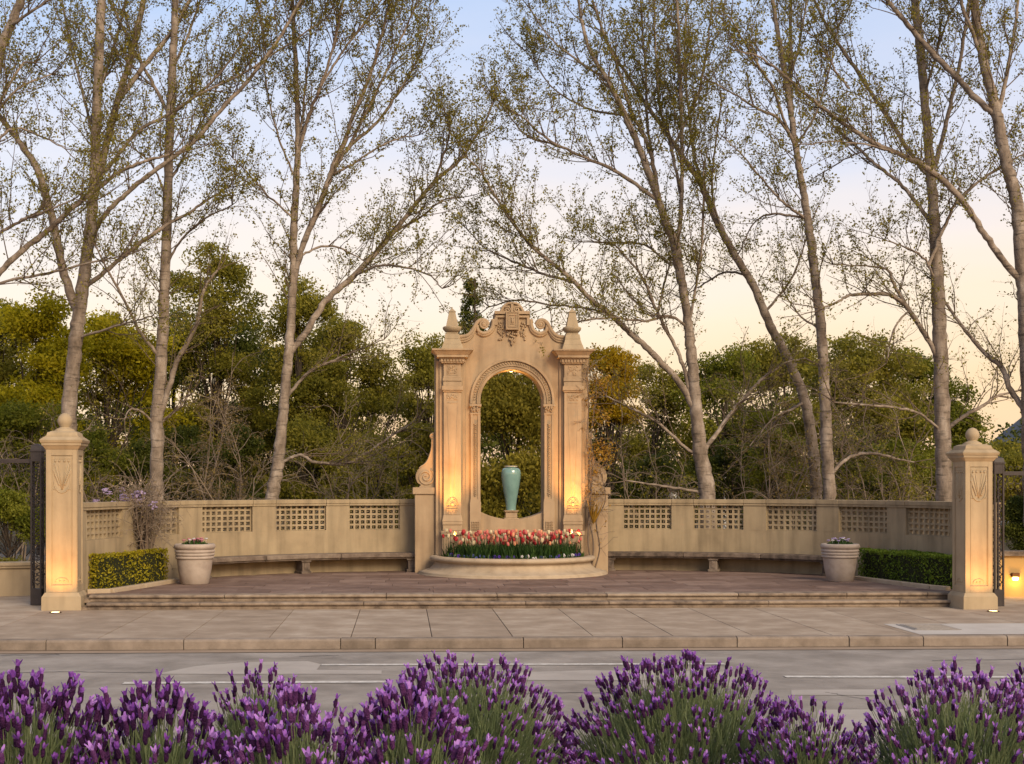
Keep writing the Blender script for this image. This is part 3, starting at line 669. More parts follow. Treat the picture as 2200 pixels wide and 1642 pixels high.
# dense leaf mass (uncountable blades)
def blades(C, H, wd, g, lean=.25):
    Mn = len(C); ln = g.normal(0, lean, (Mn, 2)); top_ = C + np.c_[ln * H[:, None], H]; mid = C + np.c_[ln * H[:, None] * .35, H * .55]
    a = g.random(Mn) * 6.28; b = np.c_[np.cos(a), np.sin(a), np.zeros(Mn)] * wd
    V = np.stack([C - b * .6, C + b * .6, mid + b, mid - b, top_], 1).reshape(-1, 3); q = np.arange(Mn)[:, None] * 5
    F = np.concatenate([q + np.array((0, 1, 2, 3)), q + np.array((3, 2, 4, 4))]); return V, F, np.repeat(g.random(Mn), 5)
def tri_fix(V, F, T, name, m):
    """quads whose last two indices agree become triangles"""
    me = bpy.data.meshes.new(name); me.from_pydata(V.tolist(), [], [f[:3] if f[2] == f[3] else f for f in F.tolist()]); a = me.attributes.new('tint', 'FLOAT', 'POINT'); a.data.foreach_set('value', np.ascontiguousarray(T, np.float32)); me.materials.append(m); return me
A = rng.uniform(math.pi, 2 * math.pi, 4200); Rr = 1.60 * np.sqrt(rng.random(4200)); C = np.c_[Rr * np.cos(A), Rr * np.sin(A) - .1, np.full(4200, TZ + .335)]; C = C[C[:, 1] < -.36]
Hh = rng.uniform(.16, .42, len(C)) * np.where(np.hypot(C[:, 0], C[:, 1] + .1) > 1.5, .45, 1)
tm = link('tulip_leaves', tri_fix(*blades(C, Hh, .011, rng), 'tulip_leaves', M['tulipleaf'])); tag(tm, 'dense green tulip leaves filling the curved planter', 'leaves', None, 'stuff')
def pansy(m):
    mb = MB()
    for i in range(5): a = i * 1.257; mb.blob((.018 * math.cos(a), .006 * random.random(), .018 * math.sin(a)), (.016, .007, .016), 6, 4)
    mb.tube([(0, 0, -.06), (0, 0, -.01)], .003, 4); return mb.mesh('pansy', M[m])
PM = {k: pansy(k) for k in ('violet', 'white', 'blue')}
for i in range(34):
    a = math.pi + .35 + (math.pi - .7) * (i + random.uniform(.1, .9)) / 34; k = random.choices(('violet', 'white', 'blue'), (.4, .3, .3))[0]; r_ = random.uniform(1.50, 1.60)
    o = tag(link('pansy', PM[k], None, (r_ * math.cos(a), r_ * math.sin(a) - .1, TZ + .40 + random.uniform(0, .05))), {'violet': 'deep violet', 'white': 'whitish', 'blue': 'blue'}[k] + ' pansy at the rim of the curved planter', 'flower', k + ' pansies in the planter'); o.scale = (random.uniform(.9, 1.6),) * 3

# ------------------------------------------------------------------ pots
def pot(x, y, s, label, flab, fm, seed):
    o = empty('flower_pot', (x, y, TZ), label, 'pot', None)
    MB().lathe([(r_ * s, z * s) for r_, z in ((0.001, .0), (.265, .0), (.28, .012), (.33, .30), (.355, .50), (.36, .52))], 0, 0, 40).build('body', M['pot'], o, loc=(0, 0, 0))
    for k in range(3):
        z = .50 + k * .062; r_ = .358 + k * .006
        MB().lathe([((r_ + .026 * math.sin(t) ) * s, (z + .031 - .031 * math.cos(t)) * s) for t in np.linspace(0, math.pi, 9)], 0, 0, 40).build('band', M['pot'], o, loc=(0, 0, 0))
    MB().lathe([(r_ * s, z * s) for r_, z in ((.37, .686), (.385, .70), (.405, .72), (.41, .75), (.40, .785), (.38, .80), (.35, .802), (.34, .78), (.335, .70))], 0, 0, 40).build('rim', M['pot'], o, loc=(0, 0, 0))
    MB().lathe([(.337 * s, .755 * s), (.001, .765 * s)], 0, 0, 24).build('soil', M['soil'], o, loc=(0, 0, 0))
    g = np.random.default_rng(seed)
    f = empty('bedding_plant', (x, y, TZ + .755 * s), flab, 'plant')
    n = 900; a = g.random(n) * 6.28; r2 = .26 * np.sqrt(g.random(n)); C = np.c_[r2 * np.cos(a), r2 * np.sin(a), .0 + .13 * g.random(n) * (1.2 - r2 / .3)]
    l = link('foliage', np_mesh('foliage', *leaves(C, .05, g, .5, .5)[:2], M['tulipleaf'], leaves(C, .05, g)[2]), f, (0, 0, 0)); tag(l, kind='stuff')
    for i in range(16):
        aa = g.random() * 6.28; rr = .24 * math.sqrt(g.random()); mb = MB()
        for q in range(4): mb.blob((.018 * math.cos(q * 1.57), .018 * math.sin(q * 1.57), .01 * g.random()), (.018, .018, .014), 5, 4)
        mb.tube([(0, 0, -.08), (0, 0, 0)], .003, 4)
        link('blossom', mb.mesh('blossom', M[fm if g.random() < .7 else 'white']), f, (rr * math.cos(aa), rr * math.sin(aa), .10 + .06 * g.random()))
pot(-6.6, -3.25, 1.0, 'ribbed grey pot standing by the clipped yellow-green hedge', 'green bedding plant with pink flowers in the pot beside the yellow-green hedge', 'rose', 3)
pot(6.5, -2.98, .96, 'ribbed grey pot standing by the clipped dark green hedge', 'bedding plant with pale mauve flowers in the pot beside the dark hedge', 'wist', 4)

# ------------------------------------------------------------------ gate pillars
def pillar(x, y, rz, s, zs, label, lamp_label, energy):
    o = empty('gate_pillar', (x, y, 0), label, 'pillar', 'gate pillars'); o.rotation_euler.z = rz
    Z = lambda v: v * zs
    h = .25 * s
    B = lambda mb, n, b=.006: mb.build(n, M['pillar'], o, b, loc=(0, 0, 0))
    B(MB().frus(0, 0, h * 1.26, h * 1.24, -.1, Z(.22)).frus(0, 0, h * 1.24, h * 1.06, Z(.22), Z(.29)), 'plinth')
    mb = MB().frus(0, 0, h * .93, h * .93, Z(.29), Z(2.64))
    for i in range(4):
        a = i * math.pi / 2; c, q = round(math.cos(a)), round(math.sin(a))
        def bx(u0, u1, z0, z1, d0=h * .929, d1=h):
            P = [(u0, -d1), (u1, -d1), (u1, -d0), (u0, -d0)]; P = [(px_ * c - py_ * q, px_ * q + py_ * c) for px_, py_ in P]
            mb.add([(a_, b_, zz) for zz in (z0, z1) for a_, b_ in P], [(3, 2, 1, 0), (4, 5, 6, 7), (0, 1, 5, 4), (1, 2, 6, 5), (2, 3, 7, 6), (3, 0, 4, 7)])
        bx(-h, -h * .66, Z(.29), Z(2.64)); bx(h * .66, h * .998, Z(.29), Z(2.64)); bx(-h * .66, h * .66, Z(.29), Z(.41)); bx(-h * .66, h * .66, Z(2.54), Z(2.64))
        bx(-h * .60, -h * .565, Z(.44), Z(2.51), h * .929, h * .955); bx(h * .565, h * .60, Z(.44), Z(2.51), h * .929, h * .955); bx(-h * .60, h * .60, Z(2.48), Z(2.51), h * .929, h * .953)
    B(mb, 'shaft', .004)
    mb = MB()
    for i in range(4):
        a = i * math.pi / 2; c, q = round(math.cos(a)), round(math.sin(a))
        def W(u, z, d=h * .935): return (u * c + d * q, u * q - d * c, z)
        k = h / .25; zt, zb = Z(2.44), Z(1.98)
        for sg in (-1, 1):
            mb.tube([W(sg * .115 * k, zt - .02), W(0, zb)], .0125, 6); mb.tube([W(sg * .06 * k, zt - .03), W(0, zb + .02)], .008, 5)
            mb.tube(spline([W(sg * .125 * k, zt - .03), W(sg * .135 * k, Z(2.25)), W(sg * .12 * k, Z(2.05)), W(sg * .06 * k, Z(1.95)), W(0, Z(1.925))], 5), .0125, 6)
            for j in range(9):
                t = j / 8; mb.blob(W(sg * (.115 - .085 * t) * k + sg * .018, zt - .16 - t * .24), (.022, .022, .026), 6, 4)
            for j in (0, 1): mb.blob(W(sg * (.04 + j * .065) * k, zt + .01), (.021, .021, .024), 5, 4)
            mb.blob(W(sg * .10 * k, Z(1.985)), (.02, .02, .014), 5, 4); mb.blob(W(sg * .135 * k, Z(1.985)), (.014, .014, .01), 5, 4)
        mb.tube([W(.10 * k * math.cos(t), Z(.46) + .075 * math.sin(t)) for t in np.linspace(0, math.pi, 12)], .008, 5)
        for sg in (-1, 1): mb.blob(W(sg * .03 * k, Z(.46) + .02), (.022, .012, .016), 5, 4)
    B(mb, 'relief', 0)
    B(MB().frus(0, 0, h * 1.03, h * 1.2, Z(2.64), Z(2.70)).frus(0, 0, h * 1.24, h * 1.26, Z(2.70), Z(2.745)).frus(0, 0, h * 1.30, h * 1.37, Z(2.745), Z(2.79)).frus(0, 0, h * 1.37, h * 1.12, Z(2.79), Z(2.845))
      .frus(0, 0, h * 1.08, h * 1.06, Z(2.845), Z(2.86)).frus(0, 0, h * 1.0, h * .93, Z(2.86), Z(2.92)).frus(0, 0, h * .90, h * .70, Z(2.92), Z(2.945)), 'cap', .006)
    q = h / .25
    pr = [(.165, 2.945), (.16, 2.965), (.125, 2.985), (.085, 3.005), (.075, 3.02), (.09, 3.028), (.09, 3.038), (.105, 3.06), (.118, 3.10), (.118, 3.135), (.10, 3.185), (.065, 3.225), (.025, 3.245), (.0005, 3.25)]
    B(MB().lathe([(a * q, Z(b)) for a, b in pr], 0, 0, 28), 'ball_finial', 0)
    return o
pillar(-8.50, -5.92, R(2.9), 1.10, 1.078, 'taller cream gate pillar with carved panel beside the yellow-green hedge', '', 0)
pillar(7.80, -6.38, R(3.0), 1.02, 1.0, 'shorter cream gate pillar with carved panel beside the dark green hedge', '', 0)
uplight(-8.47, -6.70, .003, (-8.5, -6.19, 1.45), 95, 'lit ground uplight at the foot of the taller pillar', R(95), .075)
uplight(7.86, -7.11, .003, (7.82, -6.63, 1.45), 88, 'lit ground uplight at the foot of the shorter pillar', R(95), .075)

# ------------------------------------------------------------------ clipped hedges
def hedge(pts, h, m, label, group, seed, curb):
    g = np.random.default_rng(seed); P = np.array(pts, float); c = P.mean(0)
    o = empty('clipped_hedge', (c[0], c[1], TZ), label, 'hedge', group); bpy.context.view_layer.update()
    core = c + (P - c) * .9
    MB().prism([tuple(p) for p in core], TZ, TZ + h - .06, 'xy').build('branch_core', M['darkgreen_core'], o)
    Cs = []
    n = len(P)
    for i in range(n):
        a, b = P[i], P[(i + 1) % n]; L = np.linalg.norm(b - a); k = int(L * h * 1500); t = g.random(k); z = g.random(k) * h
        nn = np.array((b[1] - a[1], a[0] - b[0])) / L; bulge = .02 * np.sin(t * L * 5 + z * 6) - g.random(k) ** 2 * .12
        q = a + (b - a) * t[:, None] + nn * bulge[:, None]; Cs.append(np.c_[q, TZ + .02 + z])
    lo, hi = P.min(0), P.max(0); k = int(np.prod(hi - lo) * 1500); q = lo + (hi - lo) * g.random((k, 2))
    ins = np.zeros(k, bool); j = n - 1
    for i in range(n):
        cond = ((P[i, 1] > q[:, 1]) != (P[j, 1] > q[:, 1])) & (q[:, 0] < (P[j, 0] - P[i, 0]) * (q[:, 1] - P[i, 1]) / (P[j, 1] - P[i, 1] + 1e-9) + P[i, 0]); ins ^= cond; j = i
    q = q[ins]; Cs.append(np.c_[q, TZ + h - g.random(len(q)) ** 2 * .07 + .015 * np.sin(q[:, 0] * 9) + .012 * np.sin(q[:, 1] * 7)])
    C = np.concatenate(Cs); cl_ = .5 + .5 * np.sin(C[:, 0] * 7 + 3 * np.sin(C[:, 2] * 6)) * np.cos(C[:, 1] * 6 + C[:, 2] * 4); t = np.clip(.22 + .38 * g.random(len(C)) + .28 * cl_, 0, 1)
    l = link('foliage', np_mesh('foliage', *leaves(C, .05, g, .6, .3, tint=t)[:2], m, np.repeat(t, 4)), o); tag(l, kind='stuff')
    for a, b in zip(curb[:-1], curb[1:]):
        a, b = np.array(a), np.array(b); L = np.linalg.norm(b - a); ang = math.atan2(b[1] - a[1], b[0] - a[0]); mm = (a + b) / 2
        e_ = tag(MB().box(-L / 2 + .004, L / 2 - .004, -.07, .07, TZ - .02, TZ + .075).build('edging_stone', M['planterstone'], terrace, .012, loc=(mm[0], mm[1], 0))); e_.rotation_euler.z = ang
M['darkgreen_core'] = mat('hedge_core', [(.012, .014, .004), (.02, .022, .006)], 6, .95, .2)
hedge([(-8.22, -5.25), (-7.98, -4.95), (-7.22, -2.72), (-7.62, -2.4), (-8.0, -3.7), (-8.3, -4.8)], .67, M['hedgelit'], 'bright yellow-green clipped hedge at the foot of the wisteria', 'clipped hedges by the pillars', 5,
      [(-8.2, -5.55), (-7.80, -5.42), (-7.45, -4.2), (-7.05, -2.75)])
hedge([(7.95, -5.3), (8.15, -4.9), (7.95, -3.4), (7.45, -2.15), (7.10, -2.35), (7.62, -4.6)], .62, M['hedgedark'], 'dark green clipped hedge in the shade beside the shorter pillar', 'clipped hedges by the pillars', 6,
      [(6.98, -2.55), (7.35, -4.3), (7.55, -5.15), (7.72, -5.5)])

# ------------------------------------------------------------------ iron gates
def gate(x, y, rz, ht, leafdir, label, seed, transom_to):
    g = random.Random(seed); o = empty('iron_gate', (x, y, 0), label, 'gate', None); o.rotation_euler.z = rz
    B = lambda mb, n, b=.003: mb.build(n, M['iron'], o, b, loc=(0, 0, 0))
    mb = MB()                                                          # pierced box post
    w_ = .085
    for sx_ in (-1, 1):
        for sy_ in (-1, 1): mb.box(sx_ * w_ - .016, sx_ * w_ + .016, sy_ * w_ - .016, sy_ * w_ + .016, 0, ht - .12)
    mb.box(-w_ - .012, w_ + .012, -w_ - .012, w_ + .012, .0, .30); mb.box(-w_ - .012, w_ + .012, -w_ - .012, w_ + .012, ht - .30, ht - .12); mb.box(-.115, .115, -.115, .115, ht - .12, ht - .09); mb.frus(0, 0, .105, .09, ht - .09, ht - .01); mb.frus(0, 0, .08, .02, ht - .01, ht + .03)
    B(mb, 'post')
    mb = MB(); z = .36
    while z < ht - .36:
        for sy_ in (-1, 1):
            ph = g.random() * 6; r_ = .045
            mb.tube([(r_ * math.sin(t * 1.3 + ph) * .9, sy_ * w_, z + t * .022) for t in np.linspace(0, 6, 9)], .009, 5)
        for sx_ in (-1, 1): mb.tube([(sx_ * w_, .04 * math.sin(t * 1.4), z + t * .022) for t in np.linspace(0, 6, 8)], .009, 5)
        z += .145
    B(mb, 'scrollwork', 0)
    for k in range(4):                                                 # narrow hinged leaf
        xx = leafdir * (.16 + k * .075); B(MB().box(xx - .011, xx + .011, -.011, .011, .06, ht - .25), 'bar', 0)
    for zz in (.10, .55, ht - .75, ht - .45, ht - .26): B(MB().box(*sorted((leafdir * .10, leafdir * .43)), -.014, .014, zz, zz + .035), 'rail', 0)
    mb = MB(); L = transom_to; zt = ht - .33                            # transom running off over the drive
    mb.box(*sorted((-leafdir * .10, -leafdir * L)), -.025, .025, zt, zt + .075); B(mb, 'transom')
    mb = MB(); n = int(L / .14)
    for i in range(n):
        xx = -leafdir * (.15 + i * .14); mb.tube([(xx + .062 * math.cos(t), 0, zt - .085 + .075 * math.sin(t)) for t in np.linspace(0, 6.28, 11)], .007, 4); mb.tube([(xx + .05 * math.cos(t), 0, zt - .20 + .06 * math.sin(t)) for t in np.linspace(0, 6.28, 9)], .006, 4)
        mb.tube([(xx + .04 * math.cos(t), 0, zt + .12 + .05 * math.sin(t)) for t in np.linspace(-.5, 3.6, 8)], .006, 4)
    tag(B(mb, 'transom_scrollwork', 0), kind='stuff')
    for xe in (L,): B(MB().box(-leafdir * xe - .05, -leafdir * xe + .05, -.05, .05, 0, ht - .2), 'post')
gate(-9.22, -5.05, 0, 2.95, 1, 'dark pierced iron gate post and transom beside the taller pillar', 1, 4.2)
gate(8.40, -6.02, R(8), 2.72, -1, 'dark pierced iron gate post and transom beside the shorter pillar', 2, 4.2)

# low walls beyond the gates
lw = empty('low_planter_wall', (-10.6, -2.6, 0), 'low cream planter wall beyond the iron gate on the wisteria side', 'wall'); bpy.context.view_layer.update()
pts = spline([(-13.5, -3.6, 0), (-11.2, -2.95, 0), (-10.35, -2.75, 0), (-9.6, -2.55, 0), (-8.95, -2.4, 0)], 6)[:, :2]; cw = Curve(pts, -1)
mb = MB(); cw.box(mb, 0, cw.L[-1], 0, .25, -.1, .55); mb.build('wall_base', M['pillar'], lw)
mb = MB(); cw.box(mb, 0, cw.L[-1], -.05, .30, .55, .60); cw.box(mb, 0, cw.L[-1], -.08, .33, .60, .67); mb.build('coping', M['pillar'], lw, .012)
rw = empty('low_garden_wall', (11.5, -3.4, 0), 'low wall glowing orange under its lamp beyond the shorter pillar', 'wall'); bpy.context.view_layer.update()
M['lamplitwall'] = mat('lamp_tinted_stucco', [(.42, .27, .11), (.48, .31, .13)], 2, .9, .15)  # the wall lamp's orange glow is put into the stucco colour
MB().box(8.95, 16, -3.9, -3.6, -.1, .80, R(-3), (8.95, -3.9)).build('wall_base', M['lamplitwall'], rw); MB().box(8.93, 16, -3.97, -3.53, .801, .90, R(-3), (8.95, -3.9)).build('coping', M['oldstone'], rw, .01)
wlamp = empty('wall_lamp', (9.70, -3.945, .36), 'small lit bronze lamp on the low orange-lit wall', 'lamp')
MB().box(-.075, .075, -.07, .0, .03, .11).build('hood', M['fixture'], wlamp, .006, loc=(0, 0, 0)); MB().box(-.06, .06, -.06, -.004, -.04, .028).build('lens', M['lens'], wlamp, .02, loc=(0, 0, 0))
lamp('POINT', (9.70, -4.12, .30), 5, (1, .52, .08), wlamp, rad=.05)

# ------------------------------------------------------------------ growing things
def sprout(base, tan, length, n, g, spread=.8, up=.25, wig=.12, droop=0.0):
    """vectorised shoots -> (M,n,3)"""
    Mn = len(base); d = norm(tan * .75 + norm(g.normal(size=(Mn, 3))) * spread + np.array((0, 0, up))); P = np.empty((Mn, n, 3)); P[:, 0] = base; st = (length / (n - 1))[:, None]
    for i in range(1, n):
        P[:, i] = P[:, i - 1] + d * st; d = norm(d + g.normal(0, wig, (Mn, 3)) + np.array((0, 0, up * .35 - droop * i / n)))
    return P
def along(P, t):
    """points and tangents on shoots P at fraction t (M,) """
    n = P.shape[1]; f = t * (n - 1); i = np.clip(f.astype(int), 0, n - 2); u = (f - i)[:, None]; a = P[np.arange(len(P)), i]; b = P[np.arange(len(P)), i + 1]
    return a + (b - a) * u, norm(b - a)
def big_tree(name, label, d0, trunk, limbs, seed, leafy=1.0, dens=1.0, group=None, ymask=None):
    g = np.random.default_rng(seed); root_p = U(trunk[0][0], trunk[0][1], d0); base = np.array((root_p[0], root_p[1], -.05))
    o = empty(name, tuple(base), label, 'tree', group); bpy.context.view_layer.update()
    wood, shoots = [], []
    def limb(pts, lean, dstart, kn, main=False, root=None):
        n = len(pts); P = np.array([U(p[0], p[1], dstart + lean * (i / max(1, n - 1))) for i, p in enumerate(pts)]); W = np.array([p[2] / 2 / FPX * d0 for p in pts]) * (.95 if main else .8)
        if root is not None: P[0] = root
        if main: P = np.vstack([base + np.array((0, 0, -.1)), P]) if P[0, 2] > .2 else P; W = np.r_[W[0] * 1.25, W] if len(P) > n else W
        Q = spline(np.c_[P, W], 7 if not main else 10); Pq, Wq = Q[:, :3], np.maximum(Q[:, 3], .004)
        Wq = Wq * (1 + .06 * np.sin(np.arange(len(Wq)) * 1.7 + seed)); Pq[1:-1] += g.normal(0, .008 + .0 * Wq[1:-1, None], Pq[1:-1].shape)
        V, F = tubes(Pq[None], Wq[None], kn); wood.append((V, F)); shoots.append((Pq, Wq, main))
        return Pq
    limb(trunk, 0, d0, 12, True)
    wood_trunk = len(wood)
    for k, L in enumerate(limbs):
        # find depth of the parent at the start
        p0 = L[0]; best = d0; root = None
        for Pq, Wq, _ in shoots:
            dd = (Pq[:, :2] - CAM) @ FW; ll = (Pq[:, :2] - CAM) @ RX; px_ = PX + FPX * ll / dd; py_ = PY + FPX * (CH - Pq[:, 2]) / dd
            q = np.hypot(px_ - p0[0], py_ - p0[1]); i = np.argmin(q)
            if q[i] < 26: best = dd[i]; root = Pq[max(0, i - 1)]
        limb(L, g.uniform(-1.8, 2.2), best, 8, False, root)
    # secondary shoots
    sb, stn, sl_, srad = [], [], [], []
    for Pq, Wq, main in shoots:
        seg = np.linalg.norm(np.diff(Pq, axis=0), axis=1); L = seg.sum(); k = int(L / .21 * dens * (.45 if main else 1)); t = g.uniform(.42 if main else .18, 1, k); cs = np.r_[0, np.cumsum(seg)] / L
        p = np.stack([np.interp(t, cs, Pq[:, j]) for j in range(3)], 1); i = np.clip(np.searchsorted(cs, t) - 1, 0, len(seg) - 1); tn = norm(Pq[i + 1] - Pq[i]); keep = p[:, 2] > 2.4
        sb.append(p[keep]); stn.append(tn[keep]); sl_.append((g.uniform(.6, 2.3, k) * (1.2 - .5 * t))[keep]); srad.append(np.minimum(np.interp(t, cs, Wq) * .4, .0125)[keep])
        if len(Pq): e = Pq[-1:]; sb.append(np.repeat(e, 3, 0)); stn.append(np.repeat(norm(Pq[-1:] - Pq[-3:-2]), 3, 0)); sl_.append(g.uniform(.8, 1.6, 3)); srad.append(np.full(3, min(Wq[-1] * .8, .014)))
    sb, stn, sl_, srad = np.concatenate(sb), np.concatenate(stn), np.concatenate(sl_), np.concatenate(srad)
    hz = np.clip((sb[:, 2] - 4.5) / 5, 0, 1)                          # higher in the crown shoots rise, lower down they hang a little
    S = sprout(sb, stn, sl_, 8, g, .75, .32, .13); S[:, :, 2] -= ((1 - hz) * .35)[:, None] * np.linspace(0, 1, 8)[None] ** 2
    SR = srad[:, None] * np.linspace(1, .3, 8)[None] + .0012
    tw = [tubes(S, SR, 4)]
    rep = np.maximum(2, (sl_ * 7).astype(int)); idx = np.repeat(np.arange(len(S)), rep); t = g.uniform(.2, 1, len(idx)); p, tn = along(S[idx], t)
    l3 = g.uniform(.15, .7, len(idx)); T = sprout(p, tn, l3, 5, g, .8, .18, .2, .1); tw.append(tubes(T, np.full((len(T), 5), .0030) * np.linspace(1, .55, 5), 3))
    tw = [(v, f) for v, f in tw]
    lf = np.clip(.30 + .85 * hz[idx], .1, 1) * leafy
    k = g.poisson(12.5 * lf); ii = np.repeat(np.arange(len(T)), k); tl = g.uniform(.25, 1.05, len(ii)).clip(0, 1); c, _ = along(T[ii], tl); c = c + g.normal(0, .045, c.shape)
    V, F, tint = leaves(c, .056, g, .66, .1, .25)
    V1, F1, _ = cat_np(wood[:1]); tr = link('trunk', np_mesh('trunk', V1, F1, M['bark'], None, True), o)
    for v, f in wood[1:]: link('limb', np_mesh('limb', v, f, M['bark'], None, True), tr)
    V2, F2, _ = cat_np(tw); tag(link('twigs', np_mesh('twigs', V2, F2, M['twig'], None, True), o), kind='stuff')
    tag(link('crown', np_mesh('crown', V, F, M['spring'], tint), o), kind='stuff')
    return o
GT = 'pale-barked spring trees behind the wall'
big_tree('poplar_tree', 'pale-barked tree rising behind the taller gate pillar, forked low', 32.5,
  [(146, 1050, 38), (148, 890, 35), (160, 760, 32), (172, 660, 31), (185, 560, 27), (200, 430, 24), (208, 250, 22), (214, 100, 21), (220, -60, 19), (224, -200, 14)],
  [[(205, 400, 24), (234, 292, 20), (252, 219, 19), (274, 146, 18), (292, 73, 17), (312, -10, 15), (330, -110, 9)],
   [(255, 212, 16), (310, 142, 14), (365, 73, 12), (402, 11, 10), (430, -60, 6)],
   [(160, 665, 26), (135, 580, 23), (117, 490, 21), (99, 420, 20), (77, 358, 18), (40, 303, 15), (0, 250, 13), (-40, 190, 9)],
   [(194, 620, 14), (234, 577, 12), (278, 540, 11), (340, 495, 10), (402, 460, 8), (438, 435, 6), (493, 402, 4)],
   [(203, 500, 16), (226, 460, 14), (263, 424, 13), (310, 383, 13), (365, 343, 12), (420, 300, 12), (471, 241, 11), (540, 164, 10), (599, 84, 9), (645, 0, 7), (670, -60, 5)],
   [(225, 372, 11), (256, 329, 10), (303, 278, 9), (358, 248, 8), (420, 208, 7), (511, 164, 6), (570, 128, 5), (700, 40, 4)],
   [(200, 300, 8), (178, 200, 7), (150, 90, 6), (133, 0, 5)], [(186, 720, 7), (235, 705, 6), (290, 690, 5), (330, 677, 3)],
   [(195, 250, 7), (235, 130, 7), (262, 40, 6), (275, -20, 5)]], 21, .95, group=GT)
big_tree('poplar_tree', 'straight pale-barked tree behind the wisteria with a pale second stem', 33.0,
  [(336, 1075, 30), (338, 900, 30), (345, 800, 27), (352, 650, 25), (358, 500, 22), (363, 320, 20), (370, 150, 18), (377, 0, 15), (382, -150, 10)],
  [[(352, 905, 18), (365, 829, 15), (380, 778, 14), (402, 737, 13), (424, 690, 11), (438, 624, 9), (468, 580, 6)],
   [(330, 763, 10), (300, 712, 9), (278, 668, 8), (234, 584, 6), (205, 530, 4)], [(352, 912, 8), (380, 880, 7), (402, 854, 4)],
   [(361, 238, 10), (318, 161, 9), (289, 110, 8), (234, 0, 7), (215, -50, 5)], [(364, 240, 9), (420, 206, 8), (480, 150, 6), (540, 60, 5), (570, -20, 4)],
   [(366, 380, 7), (400, 330, 6), (430, 270, 5), (470, 180, 4)], [(368, 130, 8), (410, 60, 7), (440, -30, 5)], [(356, 560, 7), (390, 515, 6), (440, 470, 5), (500, 440, 3)], [(356, 420, 6), (330, 360, 5), (290, 320, 4), (250, 300, 3)],
   [(326, 900, 7), (305, 886, 6), (280, 880, 4), (268, 900, 3)]], 22, .95, group=GT)
big_tree('poplar_tree', 'leaning pale-barked tree between bench and monument with a long limb arching over', 33.2,
  [(585, 1075, 31), (597, 1000, 28), (608, 890, 23), (617, 790, 22), (624, 700, 20), (630, 600, 18), (632, 480, 17), (637, 380, 15), (640, 290, 13), (636, 160, 11), (630, 40, 9), (626, -100, 6)],
  [[(632, 752, 19), (653, 719, 18), (683, 672, 18), (705, 640, 17), (752, 600, 16), (803, 548, 14), (854, 489, 13), (894, 438, 12), (938, 387, 11), (986, 347, 9), (1011, 310, 8), (1041, 263, 6), (1062, 215, 4)],
   [(633, 600, 17), (646, 541, 16), (672, 475, 16), (697, 413, 15), (719, 351, 14), (741, 303, 13), (756, 256, 11), (778, 205, 10), (800, 146, 9), (821, 73, 8), (838, 0, 6)],
   [(719, 365, 11), (752, 314, 10), (811, 263, 8), (865, 183, 6), (902, 120, 4), (920, 60, 3)], [(712, 394, 7), (756, 354, 6), (792, 329, 5), (851, 300, 4), (900, 290, 3)],
   [(642, 318, 10), (668, 237, 9), (690, 183, 8), (719, 91, 6), (737, 0, 5)], [(640, 330, 7), (652, 230, 6), (664, 110, 5), (672, 0, 4)], [(628, 462, 6), (580, 424, 5), (537, 376, 4), (500, 340, 3)],
   [(618, 850, 10), (642, 822, 9), (675, 792, 8), (719, 774, 7), (756, 758, 5), (825, 730, 3)], [(650, 545, 6), (690, 530, 6), (735, 535, 5), (780, 560, 3)],
   [(603, 1005, 10), (620, 986, 9), (650, 979, 8), (675, 993, 8), (741, 997, 8), (785, 975, 7), (840, 938, 6), (895, 902, 4)],
   [(770, 590, 8), (810, 572, 7), (860, 573, 6), (920, 590, 4), (950, 620, 3)], [(854, 489, 8), (900, 470, 6), (950, 430, 4), (985, 425, 3)], [(938, 387, 7), (950, 340, 6), (965, 290, 4), (960, 250, 3)],
   [(745, 300, 8), (800, 215, 7), (850, 110, 6), (890, 20, 4)], [(690, 183, 7), (730, 120, 6), (790, 40, 5), (830, -20, 4)], [(637, 380, 6), (600, 300, 5), (575, 200, 4), (565, 100, 3)]], 23, 1.15, 1.15, group=GT)
